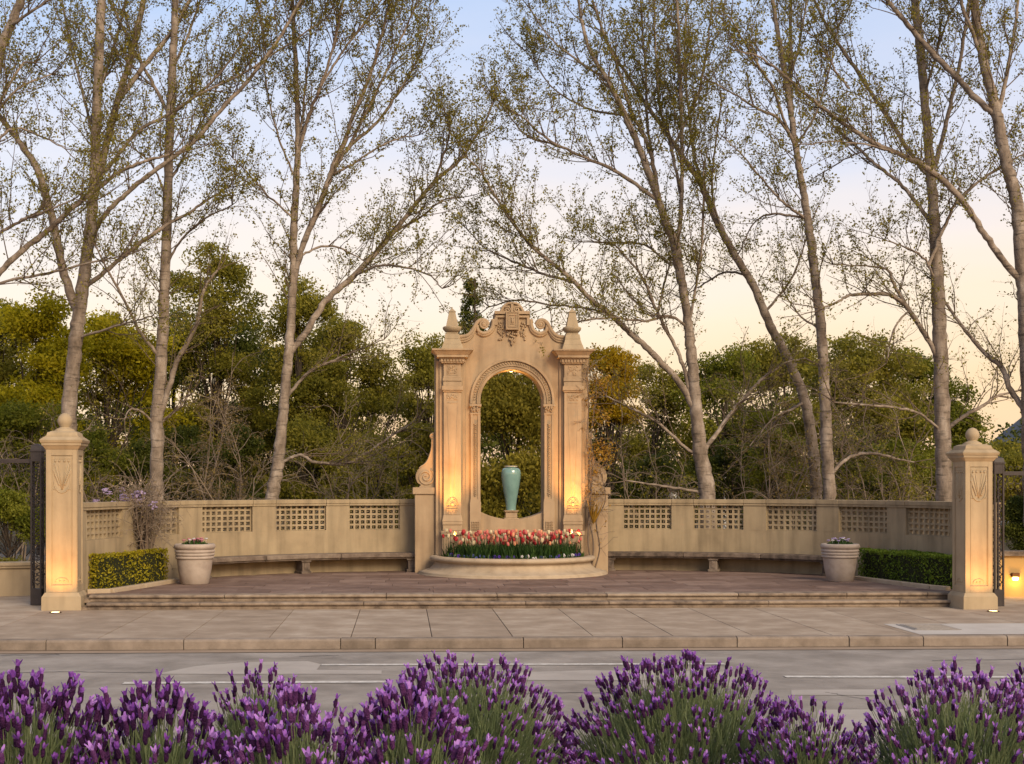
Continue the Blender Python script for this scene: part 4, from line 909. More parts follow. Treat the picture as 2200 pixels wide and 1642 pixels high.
big_tree('poplar_tree', 'many-stemmed pale tree behind the shaded wall, its crown sweeping over the monument', 33.8,
  [(1520, 1075, 39), (1505, 970, 33), (1494, 860, 27), (1484, 750, 24), (1474, 660, 20), (1458, 570, 22), (1449, 520, 22), (1429, 475, 18), (1411, 420, 17), (1389, 358, 16), (1367, 303, 15), (1338, 238, 13), (1305, 172, 11), (1272, 118, 9), (1250, 50, 7), (1238, -30, 5)],
  [[(1416, 425, 12), (1408, 380, 12), (1392, 314, 11), (1356, 238, 10), (1327, 146, 9), (1297, 73, 8), (1270, -10, 6)],
   [(1452, 530, 14), (1462, 470, 12), (1465, 384, 11), (1464, 256, 10), (1460, 146, 9), (1454, 0, 7), (1450, -80, 4)], [(1462, 410, 9), (1440, 311, 9), (1422, 256, 8), (1411, 146, 7), (1405, 0, 5)],
   [(1388, 340, 8), (1389, 250, 8), (1388, 170, 7), (1381, 73, 6), (1376, -20, 5)],
   [(1488, 868, 19), (1456, 818, 18), (1419, 778, 17), (1383, 741, 16), (1353, 716, 15), (1321, 683, 15), (1273, 646, 13), (1229, 602, 12), (1200, 577, 11), (1160, 545, 10), (1121, 505, 9), (1070, 431, 7), (1030, 365, 5), (1004, 340, 3)],
   [(1229, 604, 8), (1170, 590, 7), (1121, 570, 6), (1048, 537, 4), (1004, 493, 3)], [(1300, 665, 7), (1240, 660, 6), (1180, 655, 5), (1110, 645, 5), (1050, 660, 3)],
   [(1490, 858, 12), (1470, 792, 11), (1452, 748, 10), (1423, 694, 9), (1408, 661, 9), (1379, 595, 7), (1324, 529, 4)], [(1410, 664, 6), (1427, 610, 6), (1441, 562, 4)],
   [(1466, 697, 8), (1438, 679, 7), (1383, 690, 6), (1310, 680, 4)], [(1442, 540, 7), (1383, 526, 6), (1310, 522, 5), (1248, 520, 3)],
   [(1478, 690, 8), (1496, 610, 7), (1507, 537, 7), (1511, 440, 6), (1512, 365, 4)],
   [(1514, 970, 13), (1540, 931, 12), (1565, 895, 11), (1602, 851, 10), (1638, 814, 8), (1686, 781, 6), (1730, 770, 4)],
   [(1502, 975, 10), (1470, 960, 9), (1419, 913, 8), (1383, 891, 7), (1353, 876, 6), (1302, 851, 4)], [(1505, 1048, 8), (1434, 1046, 7), (1346, 1033, 4)],
   [(1404, 422, 11), (1330, 372, 10), (1260, 340, 8), (1185, 305, 7), (1120, 250, 4)], [(1185, 308, 6), (1130, 290, 5), (1080, 230, 3)], [(1345, 250, 7), (1270, 235, 6), (1190, 190, 4), (1130, 110, 3)],
   [(1464, 300, 8), (1500, 200, 7), (1520, 90, 6), (1530, 0, 5)], [(1305, 172, 7), (1240, 130, 6), (1180, 80, 4), (1140, 20, 3)], [(1310, 660, 6), (1250, 690, 5), (1190, 720, 3)]], 24, 1.2, 1.2, group=GT)
big_tree('poplar_tree', 'slanting dark limbed tree crossing behind the slim upright trunk', 36.5,
  [(1755, 1075, 27), (1742, 930, 25), (1726, 851, 23), (1712, 814, 22), (1686, 756, 21), (1657, 705, 20), (1620, 617, 18), (1584, 558, 17), (1544, 485, 16), (1506, 395, 14), (1476, 351, 12), (1429, 281, 10), (1392, 230, 9), (1338, 146, 7), (1290, 66, 5)],
  [[(1506, 395, 9), (1490, 330, 8), (1480, 240, 7), (1470, 120, 6), (1475, 0, 4)], [(1600, 590, 7), (1560, 585, 6), (1520, 605, 5), (1480, 630, 3)], [(1640, 660, 7), (1700, 600, 6), (1730, 520, 4)], [(1545, 490, 7), (1530, 420, 6), (1535, 330, 5), (1550, 220, 4)],
   [(1730, 860, 7), (1690, 885, 6), (1650, 930, 5), (1640, 1000, 3)], [(1735, 880, 7), (1700, 880, 6), (1660, 900, 4), (1610, 960, 3)]], 25, .7, .8, group=GT)
big_tree('poplar_tree', 'slim upright pale-barked tree behind the shaded lattice wall', 33.0,
  [(1782, 1075, 29), (1776, 960, 27), (1772, 850, 25), (1764, 710, 23), (1754, 620, 21), (1742, 520, 20), (1731, 440, 17), (1715, 350, 15), (1706, 290, 14), (1694, 210, 13), (1682, 130, 11), (1669, 60, 10), (1656, -30, 8), (1645, -110, 5)],
  [[(1698, 235, 11), (1699, 146, 10), (1699, 36, 8), (1702, -50, 6)], [(1722, 466, 8), (1691, 442, 7), (1655, 406, 6), (1600, 340, 4), (1560, 300, 3)], [(1706, 308, 10), (1673, 256, 9), (1630, 235, 7), (1590, 210, 5), (1540, 180, 3)],
   [(1700, 260, 8), (1660, 190, 7), (1610, 110, 6), (1570, 40, 4)], [(1787, 1017, 10), (1811, 993, 9), (1840, 977, 9), (1884, 975, 8), (1928, 986, 6), (1964, 993, 3)], [(1722, 463, 7), (1660, 460, 6), (1620, 480, 4), (1590, 540, 3)],
   [(1712, 330, 7), (1750, 250, 6), (1780, 160, 5), (1800, 60, 4)], [(1764, 700, 6), (1720, 680, 5), (1690, 640, 3)], [(1690, 160, 7), (1720, 80, 6), (1735, -10, 4)]], 26, .95, group=GT)
big_tree('poplar_tree', 'stout pale-barked tree just behind the shorter pillar', 32.0,
  [(2029, 1078, 37), (2026, 960, 36), (2022, 800, 33), (2018, 690, 31), (2012, 560, 28), (2006, 450, 24), (1997, 340, 21), (1987, 220, 19), (1978, 110, 19), (1966, 0, 17), (1955, -120, 12)],
  [[(2002, 370, 14), (2028, 285, 12), (2046, 205, 11), (2057, 161, 10), (2075, 55, 9), (2085, -30, 6)], [(1996, 360, 13), (1951, 322, 12), (1922, 274, 12), (1885, 219, 11), (1848, 164, 11), (1805, 99, 10), (1772, 47, 9), (1740, -20, 7)],
   [(2002, 487, 12), (1965, 431, 11), (1929, 391, 10), (1878, 351, 9), (1848, 322, 8), (1805, 285, 6), (1772, 248, 4)], [(2016, 792, 14), (2001, 741, 13), (1979, 705, 12), (1950, 661, 11), (1920, 610, 9), (1906, 580, 7), (1869, 573, 5), (1790, 568, 3)],
   [(1998, 742, 12), (1964, 683, 13), (1939, 650, 12), (1906, 633, 11), (1869, 632, 10), (1825, 635, 8), (1796, 650, 6), (1763, 664, 4)], [(2010, 592, 7), (1987, 559, 6), (1958, 537, 5), (1900, 515, 3)],
   [(2010, 912, 8), (1979, 891, 7), (1935, 878, 7), (1869, 871, 6), (1793, 865, 4)], [(2038, 925, 11), (2070, 895, 10), (2110, 873, 9), (2143, 851, 7), (2187, 840, 5)], [(1940, 665, 6), (1920, 710, 5), (1905, 780, 3)],
   [(2012, 560, 10), (2032, 480, 9), (2060, 430, 8), (2110, 385, 7), (2165, 350, 5), (2220, 320, 3)], [(1985, 200, 7), (2010, 120, 6), (2040, 30, 5)], [(1825, 190, 7), (1800, 160, 6), (1760, 90, 5), (1720, 60, 3)]], 27, .85, group=GT)
big_tree('poplar_tree', 'thick pale trunk beyond the iron gate with a limb sweeping across the stout tree', 30.5,
  [(2222, 1120, 46), (2216, 900, 42), (2206, 700, 36), (2197, 585, 31), (2185, 440, 28), (2165, 365, 26), (2152, 300, 25), (2138, 230, 24), (2120, 160, 21), (2106, 90, 20), (2092, 0, 18), (2080, -100, 13)],
  [[(2180, 600, 19), (2141, 541, 18), (2104, 486, 17), (2068, 431, 17), (2024, 387, 16), (1980, 354, 15), (1929, 329, 13), (1878, 307, 12), (1819, 270, 11), (1775, 238, 10), (1717, 190, 8), (1673, 153, 7), (1629, 121, 5), (1590, 112, 3)],
   [(2128, 250, 18), (2090, 205, 17), (2057, 168, 16), (2009, 121, 15), (1973, 80, 14), (1936, 37, 13), (1895, -10, 11)], [(2210, 890, 16), (2172, 840, 15), (2154, 792, 14), (2121, 763, 12), (2081, 719, 10), (2056, 686, 9), (2026, 643, 7), (2000, 600, 4)],
   [(2145, 260, 12), (2165, 150, 11), (2180, 60, 9), (2190, -30, 7)], [(1935, 335, 6), (1880, 315, 5), (1800, 305, 4), (1720, 310, 3)], [(1870, 310, 5), (1820, 340, 4), (1770, 370, 3)], [(2110, 120, 11), (2085, 60, 10), (2060, -10, 9)], [(2190, 500, 8), (2215, 420, 7), (2240, 330, 5)]], 28, .85, group=GT)
big_tree('poplar_tree', 'tree with limbs reaching in beyond the gate post on the wisteria side', 29.5,
  [(-110, 1060, 44), (-95, 800, 38), (-70, 620, 34), (-50, 400, 30), (-20, 200, 26), (0, 110, 22), (25, 50, 20), (47, -10, 18), (70, -90, 12)],
  [[(-72, 650, 20), (0, 585, 17), (55, 533, 16), (110, 490, 15), (153, 449, 14), (219, 398, 12), (256, 369, 10), (310, 347, 8), (365, 332, 6)], [(-55, 520, 10), (0, 500, 9), (55, 471, 8), (102, 453, 6), (160, 427, 3)],
   [(22, 55, 9), (45, 40, 8), (106, 0, 6), (150, -40, 4)], [(-75, 640, 9), (0, 610, 8), (120, 584, 7), (219, 558, 5), (270, 551, 3)], [(-30, 270, 9), (40, 150, 7), (75, 135, 5)], [(-40, 330, 9), (20, 280, 7), (80, 290, 5), (140, 320, 3)], [(-20, 220, 8), (40, 190, 6), (110, 160, 4)]], 29, .85, group=GT)

# ------------------------------------------------------------------ evergreens and thickets beyond the wall
def clumps(cx, cy_, zb, zt, rx, ry, nclump, per, size, g, shape='dome', droop=0., flat=.7, cr=(.45, .9)):
    n = nclump; u = g.random(n); th = g.random(n) * 2 * np.pi; h = zt - zb
    if shape == 'cone': tz = g.random(n) ** 1.3; rad = (1 - tz) * .95 + .03
    else: tz = g.random(n) ** .8; rad = np.sqrt(np.clip(1 - ((tz - .38) / .64) ** 2, .02, 1))
    rr = rad * (.35 + .65 * np.sqrt(u)); P = np.c_[cx + rx * rr * np.cos(th), cy_ + ry * rr * np.sin(th), zb + tz * h]
    if shape == 'lobes':                                                # separate boughs, each a cap of clumps, with gaps between
        nl = int(10 + h * 2.6); lt = np.r_[.93, .87, .84, .78, .74, g.uniform(.08, .9, nl - 5)]; lr = np.sqrt(np.clip(1 - ((lt - .35) / .68) ** 2, .03, 1)) * g.uniform(.35, 1.0, nl); lr[0] *= .3; lr[1:5] = g.uniform(.25, .6, 4); la = g.random(nl) * 6.283
        LC = np.c_[cx + rx * lr * np.cos(la), cy_ + ry * lr * np.sin(la), zb + lt * h]; LR = rx * g.uniform(.30, .55, nl); lob = g.integers(0, nl, n); dvv = norm(g.normal(size=(n, 3)) + (0, 0, .45)) * (.55 + .45 * g.random((n, 1)))
        P = LC[lob] + dvv * LR[lob][:, None] * (1, 1, .62); ltint = g.random(nl)
    s = g.uniform(*cr, n); k = np.repeat(np.arange(n), per); dv = norm(g.normal(size=(n * per, 3))) * (g.random((n * per, 1)) ** .45); dv[:, 2] *= flat
    if droop: dv[:, 2] -= droop * g.random(n * per)
    C = P[k] + dv * s[k][:, None]; ct = g.random(n) if shape != 'lobes' else .5 * ltint[lob] + .5 * g.random(n); t = np.clip(.65 * ct[k] + .35 * g.random(n * per), 0, 1); C[:, 2] = np.maximum(C[:, 2], .05)
    return leaves(C, size, g, .55, .35, droop * 1.5, t), P
def back_tree(name, label, px_, d, top_py, hw, matn, seed, base_py=None, shape='lobes', group=None, nclump=70, per=130, size=.115, droop=0., cr=(.45, .95), catg='tree', zb=None, wood='darkbark'):
    g = np.random.default_rng(seed); p = U(px_, top_py, d); rx = hw / FPX * d * (1.12 if catg == 'tree' and shape == 'lobes' else 1); zt = p[2]
    o = empty(name, (p[0], p[1], -.05), label, catg, group); bpy.context.view_layer.update()
    zb = (zt * .12 if zb is None else zb)
    (V, F, t), P = clumps(p[0], p[1], zb, zt - .3, rx, rx * .8, int(nclump * 2.5), int(per * 1.05), size * .82, g, shape, droop, cr=(cr[0] * .75, cr[1] * .75))
    h = zt; K = 10
    tr = np.c_[p[0] + np.cumsum(g.normal(0, .06, K)), p[1] + np.cumsum(g.normal(0, .06, K)), np.linspace(-.1, h * (.97 if shape == 'cone' else .8), K)]; r0 = max(.05, h * .015)
    link('trunk', np_mesh('trunk', *tubes(tr[None], (r0 * np.linspace(1, .25, K))[None], 8), M[wood], None, True), o)
    nb = min(len(P), 46); sel = P[g.permutation(len(P))[:nb]]; ti = np.clip((sel[:, 2] / h) * .75 - .12, .05, .95); st, _ = along(np.repeat(tr[None], nb, 0), ti); mid = (st + sel) / 2 + g.normal(0, .15, (nb, 3))
    Q = np.stack([st, st * .55 + mid * .45 + np.array((0, 0, -.05)), mid, mid * .5 + sel * .5, sel], 1); tag(link('branches', np_mesh('branches', *tubes(Q, np.linspace(1, .2, 5)[None] * np.full((nb, 1), r0 * .28), 5), M[wood], None, True), o), kind='stuff')
    tag(link('crown', np_mesh('crown', V, F, M[matn], t), o), kind='stuff')
    return o
GE = 'evergreen trees beyond the wall'; GY = 'yellow-green trees beyond the gate'
for px_, d_, t_, h_, m_, lb in ((0, 46, 640, 95, 'olive', 'olive tree fading out beyond the iron gate post'), (90, 43, 612, 85, 'yellowgreen', 'rounded bright yellow-green tree above the iron gate post'), (235, 46, 655, 120, 'yellowgreen', 'broad yellow-green tree between the forked and the straight pale trunks')):
    back_tree('broadleaf_tree', lb, px_, d_, t_, h_, m_, int(px_ + 100), group=GY, nclump=95, per=150, size=.14)
back_tree('broadleaf_tree', 'low bright green tree behind the gate post', 50, 39, 850, 85, 'green', 61, nclump=60, per=140)
for i, a in enumerate(((455, 49, 500, 95, 'olive', 110, 'tallest olive evergreen between the straight and the leaning pale trees'), (370, 52, 640, 90, 'green', 80, 'green evergreen half hidden behind the straight pale trunk'), (645, 48, 565, 80, 'olive', 90, 'tall evergreen crown right behind the leaning trunk'),
                       (560, 54, 640, 90, 'darkgreen', 80, 'darker evergreen between the tallest crown and the leaning trunk'), (735, 51, 668, 110, 'olive', 95, 'rounded evergreen under the long arching limb'), (800, 56, 800, 90, 'olive', 60, 'low evergreen below the gap of sky beside the monument'), (925, 53, 690, 66, 'olive', 70, 'evergreen crown touching the obelisk finial away from the vine'),
                       (1405, 52, 765, 75, 'olive', 46, 'thin evergreen with sky gaps beside the yellow flowering tree'), (1560, 51, 735, 95, 'green', 90, 'green evergreen directly behind the many-stemmed tree'), (1680, 55, 705, 95, 'olive', 90, 'evergreen behind the slanting tree'), (1850, 48, 705, 125, 'olive', 120, 'broadest evergreen between the slim and the stout pale trunks'),
                       (1965, 50, 735, 85, 'green', 80, 'green evergreen directly behind the stout trunk'), (2048, 53, 850, 52, 'green', 50, 'small evergreen between the stout trunk and the shorter pillar'))):
    back_tree('evergreen_tree', a[6], a[0], a[1], a[2], a[3], a[4], 200 + i, group=GE, nclump=a[5], per=150, size=.14)
back_tree('weeping_tree', 'olive weeping tree seen through the arch behind the vase', 1098, 37, 765, 108, 'arch', 71, nclump=95, per=170, size=.12, droop=.5)
back_tree('acacia_tree', 'bright yellow flowering tree beside the vine-clad pilaster', 1302, 38, 733, 60, 'yellow', 72, nclump=52, per=130, size=.10, zb=3.6, cr=(.3, .55))
back_tree('conifer_tree', 'slim dark conifer spire standing behind the pediment', 1013, 74, 588, 115, 'darkgreen', 73, shape='cone', nclump=150, per=50, size=.17, cr=(.3, .6))
for i, a in enumerate(((2140, 62, 945, 75), (2190, 58, 960, 60), (2080, 66, 930, 50))):
    back_tree('broadleaf_tree', 'far hazy green tree beyond the shorter pillar', a[0], a[1], a[2], a[3], 'olive', 300 + i, group='far trees beyond the shorter pillar', nclump=45, per=110, size=.17)
back_tree('shrub', 'dark green shrub behind the low orange-lit wall', 2195, 31, 1045, 42, 'darkgreen', 81, nclump=45, per=170, size=.07, cr=(.2, .4), catg='shrub', zb=.5)
back_tree('shrub', 'bright green shrub above the low planter wall', 18, 31.5, 1040, 62, 'green', 82, nclump=60, per=170, size=.08, cr=(.2, .45), catg='shrub', zb=.9)
for i, (x_, py_, hw_, mn_) in enumerate(((215, 900, 70, 'green'), (290, 930, 70, 'darkgreen'), (395, 900, 75, 'darkgreen'), (520, 900, 75, 'darkgreen'), (660, 880, 80, 'olive'), (790, 900, 80, 'olive'), (890, 880, 60, 'olive'), (1010, 1020, 60, 'darkgreen'), (1150, 1010, 60, 'darkgreen'),
                                   (1290, 960, 65, 'darkgreen'), (1400, 960, 75, 'darkgreen'), (1560, 930, 80, 'darkgreen'), (1660, 900, 70, 'green'), (1830, 900, 80, 'darkgreen'), (1920, 930, 80, 'green'), (2070, 970, 70, 'olive'))):
    back_tree('shrub', 'dark leafy understory shrub ' + ('behind the sunlit lattice wall' if x_ < 950 else 'seen low through the arch beside the vase' if x_ < 1200 else 'behind the shaded lattice wall'), x_, 39 + (i % 3) * 1.3, py_, hw_, mn_, 400 + i, group='understory shrubs', nclump=48, per=120, size=.11, cr=(.3, .6), catg='shrub', zb=.1)
# a dark wood farther off closes the view
g = np.random.default_rng(77); parts = []
for i in range(26):
    px_ = -150 + i * 98; p = U(px_, 870 + g.uniform(-45, 45) + (90 if 1250 < px_ < 1500 or 820 < px_ < 940 or px_ > 2030 else 0), 66 + g.uniform(-4, 6)); parts.append(clumps(p[0], p[1], .2, p[2], 2.4, 2.0, 40, 60, .24, g, 'dome', cr=(.6, 1.1))[0])
tag(link('distant_wood', np_mesh('distant_wood', *cat_np(parts)[:2], M['darkgreen'], cat_np(parts)[2])), 'dark distant wood closing the view under the evergreen trees', 'wood', None, 'stuff')

def thicket(name, label, px_, py_, hw, d, seed, nst, ln, leafm, leafn, wood='drytwig', droop=.25, lsize=.06, catg='shrub', group=None, up=.5):
    """bare branching shrub: stems, twigs, a few leaves"""
    nst = int(nst * .65); g = np.random.default_rng(seed); p = U(px_, py_, d); rx = hw / FPX * d; base = np.c_[p[0] + g.normal(0, rx * .35, nst), p[1] + g.normal(0, .35, nst), np.full(nst, -.05)]
    o = empty(name, (p[0], p[1], -.05), label, catg, group); bpy.context.view_layer.update(); H = p[2]
    S = sprout(base, np.tile((0, 0, 1.), (nst, 1)), g.uniform(.6, 1.15, nst) * H, 10, g, .5, up, .2, .38); SR = np.full((nst, 1), .028) * np.linspace(1, .3, 10)[None]
    tag(link('stems', np_mesh('stems', *tubes(S, SR, 5), M[wood], None, True), o), kind='stuff')
    idx = np.repeat(np.arange(nst), 16); q, tn = along(S[idx], g.uniform(.25, 1, len(idx))); T = sprout(q, tn, g.uniform(.4, 1.3, len(idx)) * ln, 7, g, .9, .15, .26, droop * 1.5)
    i2 = np.repeat(np.arange(len(T)), 6); q, tn = along(T[i2], g.uniform(.2, 1, len(i2))); T2 = sprout(q, tn, g.uniform(.15, .6, len(i2)) * ln, 5, g, .9, .0, .32, droop * 1.3)
    V, F, _ = cat_np([tubes(T, np.full((len(T), 1), .0115) * np.linspace(1, .4, 7)[None], 4), tubes(T2, np.full((len(T2), 1), .0042) * np.linspace(1, .6, 5)[None], 3)]); tag(link('twigs', np_mesh('twigs', V, F, M[wood], None, True), o), kind='stuff')
    if leafn: c, _ = along(T2[g.integers(0, len(T2), leafn)], g.random(leafn)); V, F, t = leaves(c + g.normal(0, .05, c.shape), lsize, g, .6); tag(link('foliage', np_mesh('foliage', V, F, M[leafm], t), o), kind='stuff')
    return o, T2
thicket('bare_thicket', 'brown twiggy thicket between the wisteria and the leaning tree', 480, 800, 75, 36, 91, 16, .9, 'brown', 5200)
thicket('bare_thicket', 'tangled grey bare shrub behind the bench nearest the leaning tree', 780, 830, 85, 36.5, 92, 12, 1.0, 'olive', 2600)
thicket('bare_thicket', 'drooping bare brown shrub behind the shaded wall next to the vine', 1400, 880, 75, 36, 93, 12, 1.0, 'olive', 2200, droop=.55)
thicket('bare_thicket', 'large drooping twiggy shrub between the many-stemmed and the slim trees', 1660, 790, 90, 36.5, 94, 15, 1.1, 'brown', 4200, droop=.45)
thicket('bare_thicket', 'olive brown twiggy shrub beside the stout tree', 1885, 800, 85, 36, 95, 13, 1.0, 'olive', 4200, droop=.35)
thicket('bare_thicket', 'pale bare twigs beyond the gate post', 60, 880, 60, 36, 96, 8, .9, 'olive', 600)
thicket('bare_thicket', 'brown twigs behind the hedge-side wall near the straight tree', 250, 860, 60, 37, 97, 10, .9, 'olive', 2200)

# wisteria on the wall, vine on the monument
g = np.random.default_rng(55)
wp, wn = cvL.at(7.2); wb = wp - wn * .09
wis = empty('wisteria', (wb[0], wb[1], TZ), 'twisted wisteria with lilac flowers climbing the sunlit lattice wall', 'vine'); bpy.context.view_layer.update()
n = 34; base = np.c_[wb[0] + g.normal(0, .045, n), wb[1] + g.normal(0, .10, n), np.full(n, TZ)]
S = sprout(base, np.tile((0, 0, 1.), (n, 1)), g.uniform(1.2, 1.95, n), 12, g, .26, .6, .11); tag(link('stems', np_mesh('stems', *tubes(S, np.full((n, 1), .022) * np.linspace(1, .45, 12)[None], 6), M['twig'], None, True), wis), kind='stuff')
idx = np.repeat(np.arange(n), 7); q, tn = along(S[idx], g.uniform(.55, 1, len(idx))); T = sprout(q, tn, g.uniform(.3, 1.05, len(idx)), 8, g, 1.0, .1, .22, .3)
i2 = np.repeat(np.arange(len(T)), 3); q, tn = along(T[i2], g.uniform(.2, 1, len(i2))); T2 = sprout(q, tn, g.uniform(.1, .32, len(i2)), 5, g, 1, 0, .25, .3)
arch_ = sprout(np.tile((wb[0], wb[1], 1.85), (12, 1)) + g.normal(0, .12, (12, 3)), norm(g.normal(size=(12, 3)) * (1, .4, .3) + (0, 0, .9)), g.uniform(.6, 1.3, 12), 10, g, .5, .35, .1, .42)
V, F, _ = cat_np([tubes(T, np.full((len(T), 1), .007) * np.linspace(1, .5, 8)[None], 4), tubes(T2, np.full((len(T2), 5), .0035), 3), tubes(arch_, np.full((12, 1), .009) * np.linspace(1, .4, 10)[None], 4)])
tag(link('twigs', np_mesh('twigs', V, F, M['drytwig'], None, True), wis), kind='stuff')
c, _ = along(T2[g.integers(0, len(T2), 700)], g.random(700)); V, F, t = leaves(c, .045, g); tag(link('foliage', np_mesh('foliage', V, F, M['brown'], t), wis), kind='stuff')
for (px_, py_, s) in ((226, 1050, 1.0), (242, 1078, 1.5), (262, 1062, 1.2), (277, 1068, 1.3), (290, 1062, 1.2), (298, 1056, 1.5), (300, 1074, 1.1), (329, 1078, 1.2), (205, 1074, .8), (262, 1048, .8), (236, 1056, .7), (283, 1076, .8)):
    p = U(px_, py_, (wb - CAM) @ FW - .15); mb = MB()
    for k in range(30): mb.blob(tuple(p + np.array((g.normal(0, .032 * s), g.normal(0, .022 * s), -abs(g.normal(0, .05 * s))))), (.021 * s, .021 * s, .017 * s), 5, 3)
    mb.build('flower_cluster', M['wist'], wis)
vine = empty('climbing_vine', (1.80, -.30, TZ), 'amber-leaved vine climbing the pilaster next to the yellow tree', 'vine'); bpy.context.view_layer.update()
st = [spline([(1.74, -.34, TZ), (1.80, -.30, .9), (1.70, -.25, 1.6), (1.76, -.16, 2.4), (1.66, -.24, 3.2), (1.70, -.26, 4.0), (1.64, -.32, 4.7), (1.80, -.2, 4.9)], 6), spline([(1.77, -.33, TZ), (1.68, -.3, 1.0), (1.74, -.26, 1.8), (1.80, -.1, 2.6), (1.78, -.08, 3.4), (1.90, -.05, 4.2), (1.84, -.1, 4.8)], 6),
      spline([(1.80, -.32, TZ), (1.95, -.22, .8), (1.88, -.2, 1.4), (2.1, -.1, 1.9), (1.98, -.05, 2.6)], 6)]
pr = [tubes(s_[None], np.linspace(.02, .007, len(s_))[None], 6) for s_ in st]
V, F, _ = cat_np(pr); tag(link('stems', np_mesh('stems', V, F, M['twig'], None, True), vine), kind='stuff')
sb = np.concatenate([s_[len(s_) // 4:] for s_ in st]); k = g.integers(0, len(sb), 230); T = sprout(sb[k], np.tile((.25, -.1, .3), (230, 1)), g.uniform(.15, .6, 230), 6, g, 1.1, .1, .25, .2); tag(link('twigs', np_mesh('twigs', *tubes(T, np.full((230, 6), .0045), 3), M['drytwig'], None, True), vine), kind='stuff')
cs = []
for (x, z, rr, nn_) in ((1.95, 4.55, .28, 260), (2.05, 3.75, .22, 130), (1.98, 3.0, .28, 300), (2.12, 2.88, .25, 220), (1.85, 2.0, .22, 90), (1.75, 4.1, .25, 130), (1.9, 2.55, .2, 80)): cs.append(np.array((x, -.08, z)) + g.normal(0, rr * .5, (nn_, 3)) * (1, .5, 1))
c, _ = along(T[g.integers(0, 230, 420)], g.random(420)); cs.append(c); c = np.concatenate(cs); V, F, t = leaves(c, .055, g, .5); tag(link('foliage', np_mesh('foliage', V, F, M['vineleaf'], t), vine), kind='stuff')
# strap-leaved tuft on the pier at the vine
b = np.tile((1.80, -.28, 1.35), (26, 1)); Tt = sprout(b, np.tile((.1, -.1, 1.), (26, 1)), g.uniform(.25, .6, 26), 6, g, .55, .5, .1); tag(link('strap_leaves', np_mesh('strap_leaves', *tubes(Tt, np.array((.008, .013, .014, .012, .008, .002))[None].repeat(26, 0), 4), M['vineleaf'], np.random.default_rng(1).random(26 * 24), True), vine), kind='stuff')

# planting above the low wall by the gate
tt = back_tree('flowering_shrub', 'low pinkish flowering shrubs on top of the low planter wall', 20, 27.9, 1196, 42, 'olive', 83, nclump=26, per=90, size=.06, cr=(.12, .25), catg='shrub', zb=.6)

# lamps and house in the distance
def lantern(px_, py_, d, label, hgt):
    p = U(px_, py_, d); o = empty('garden_lantern', (p[0], p[1], -.01), label, 'lamp')
    MB().lathe([(.10, 0), (.10, .1), (.05, .14), (.04, p[2] - .2), (.07, p[2] - .18), (.07, p[2] - .14)], 0, 0, 12).build('post', M['globe'], o, loc=(0, 0, 0))
    MB().lathe([(.07, p[2] - .14), (.15, p[2] - .05), (.17, p[2] + .03), (.12, p[2] + .13), (.06, p[2] + .20), (.001, p[2] + .24)], 0, 0, 16).build('globe', M['globe'], o, loc=(0, 0, 0))
    MB().lathe([(.17, p[2] + .24), (.16, p[2] + .28), (.02, p[2] + .31), (.001, p[2] + .36)], 0, 0, 12).build('crown', M['iron'], o, loc=(0, 0, 0))
lantern(1447, 1072, 37, 'white globe lantern just showing above the shaded wall', 1.9)
lantern(1557, 966, 44, 'taller pale lantern on a post among the trees', 3.2)
hp = U(2262, 958, 80); hs = empty('distant_house', (hp[0] + 2, hp[1] + 3, -.1), 'far house with grey slate roof beyond the shorter pillar', 'house'); bpy.context.view_layer.update()
x0, y0 = hp[0] - .8, hp[1]
MB().box(x0, x0 + 7, y0, y0 + 6, -.1, 4.8).build('wall', M['housewall'], hs)
MB().add([(x0 - .4, y0 - .3, 4.8), (x0 + 7.4, y0 - .3, 4.8), (x0 + 7.4, y0 + 6.3, 4.8), (x0 - .4, y0 + 6.3, 4.8), (x0 + .3, y0 + 3, 6.4), (x0 + 6.7, y0 + 3, 6.4)], [(0, 1, 5, 4), (1, 2, 5), (2, 3, 4, 5), (3, 0, 4), (3, 2, 1, 0)]).build('roof', M['roofslate'], hs)
for i in range(2): MB().box(x0 + .6 + i * 2.2, x0 + 1.6 + i * 2.2, y0 - .03, y0 - .003, 2.8, 4.2).build('window', M['roofslate'], hs)

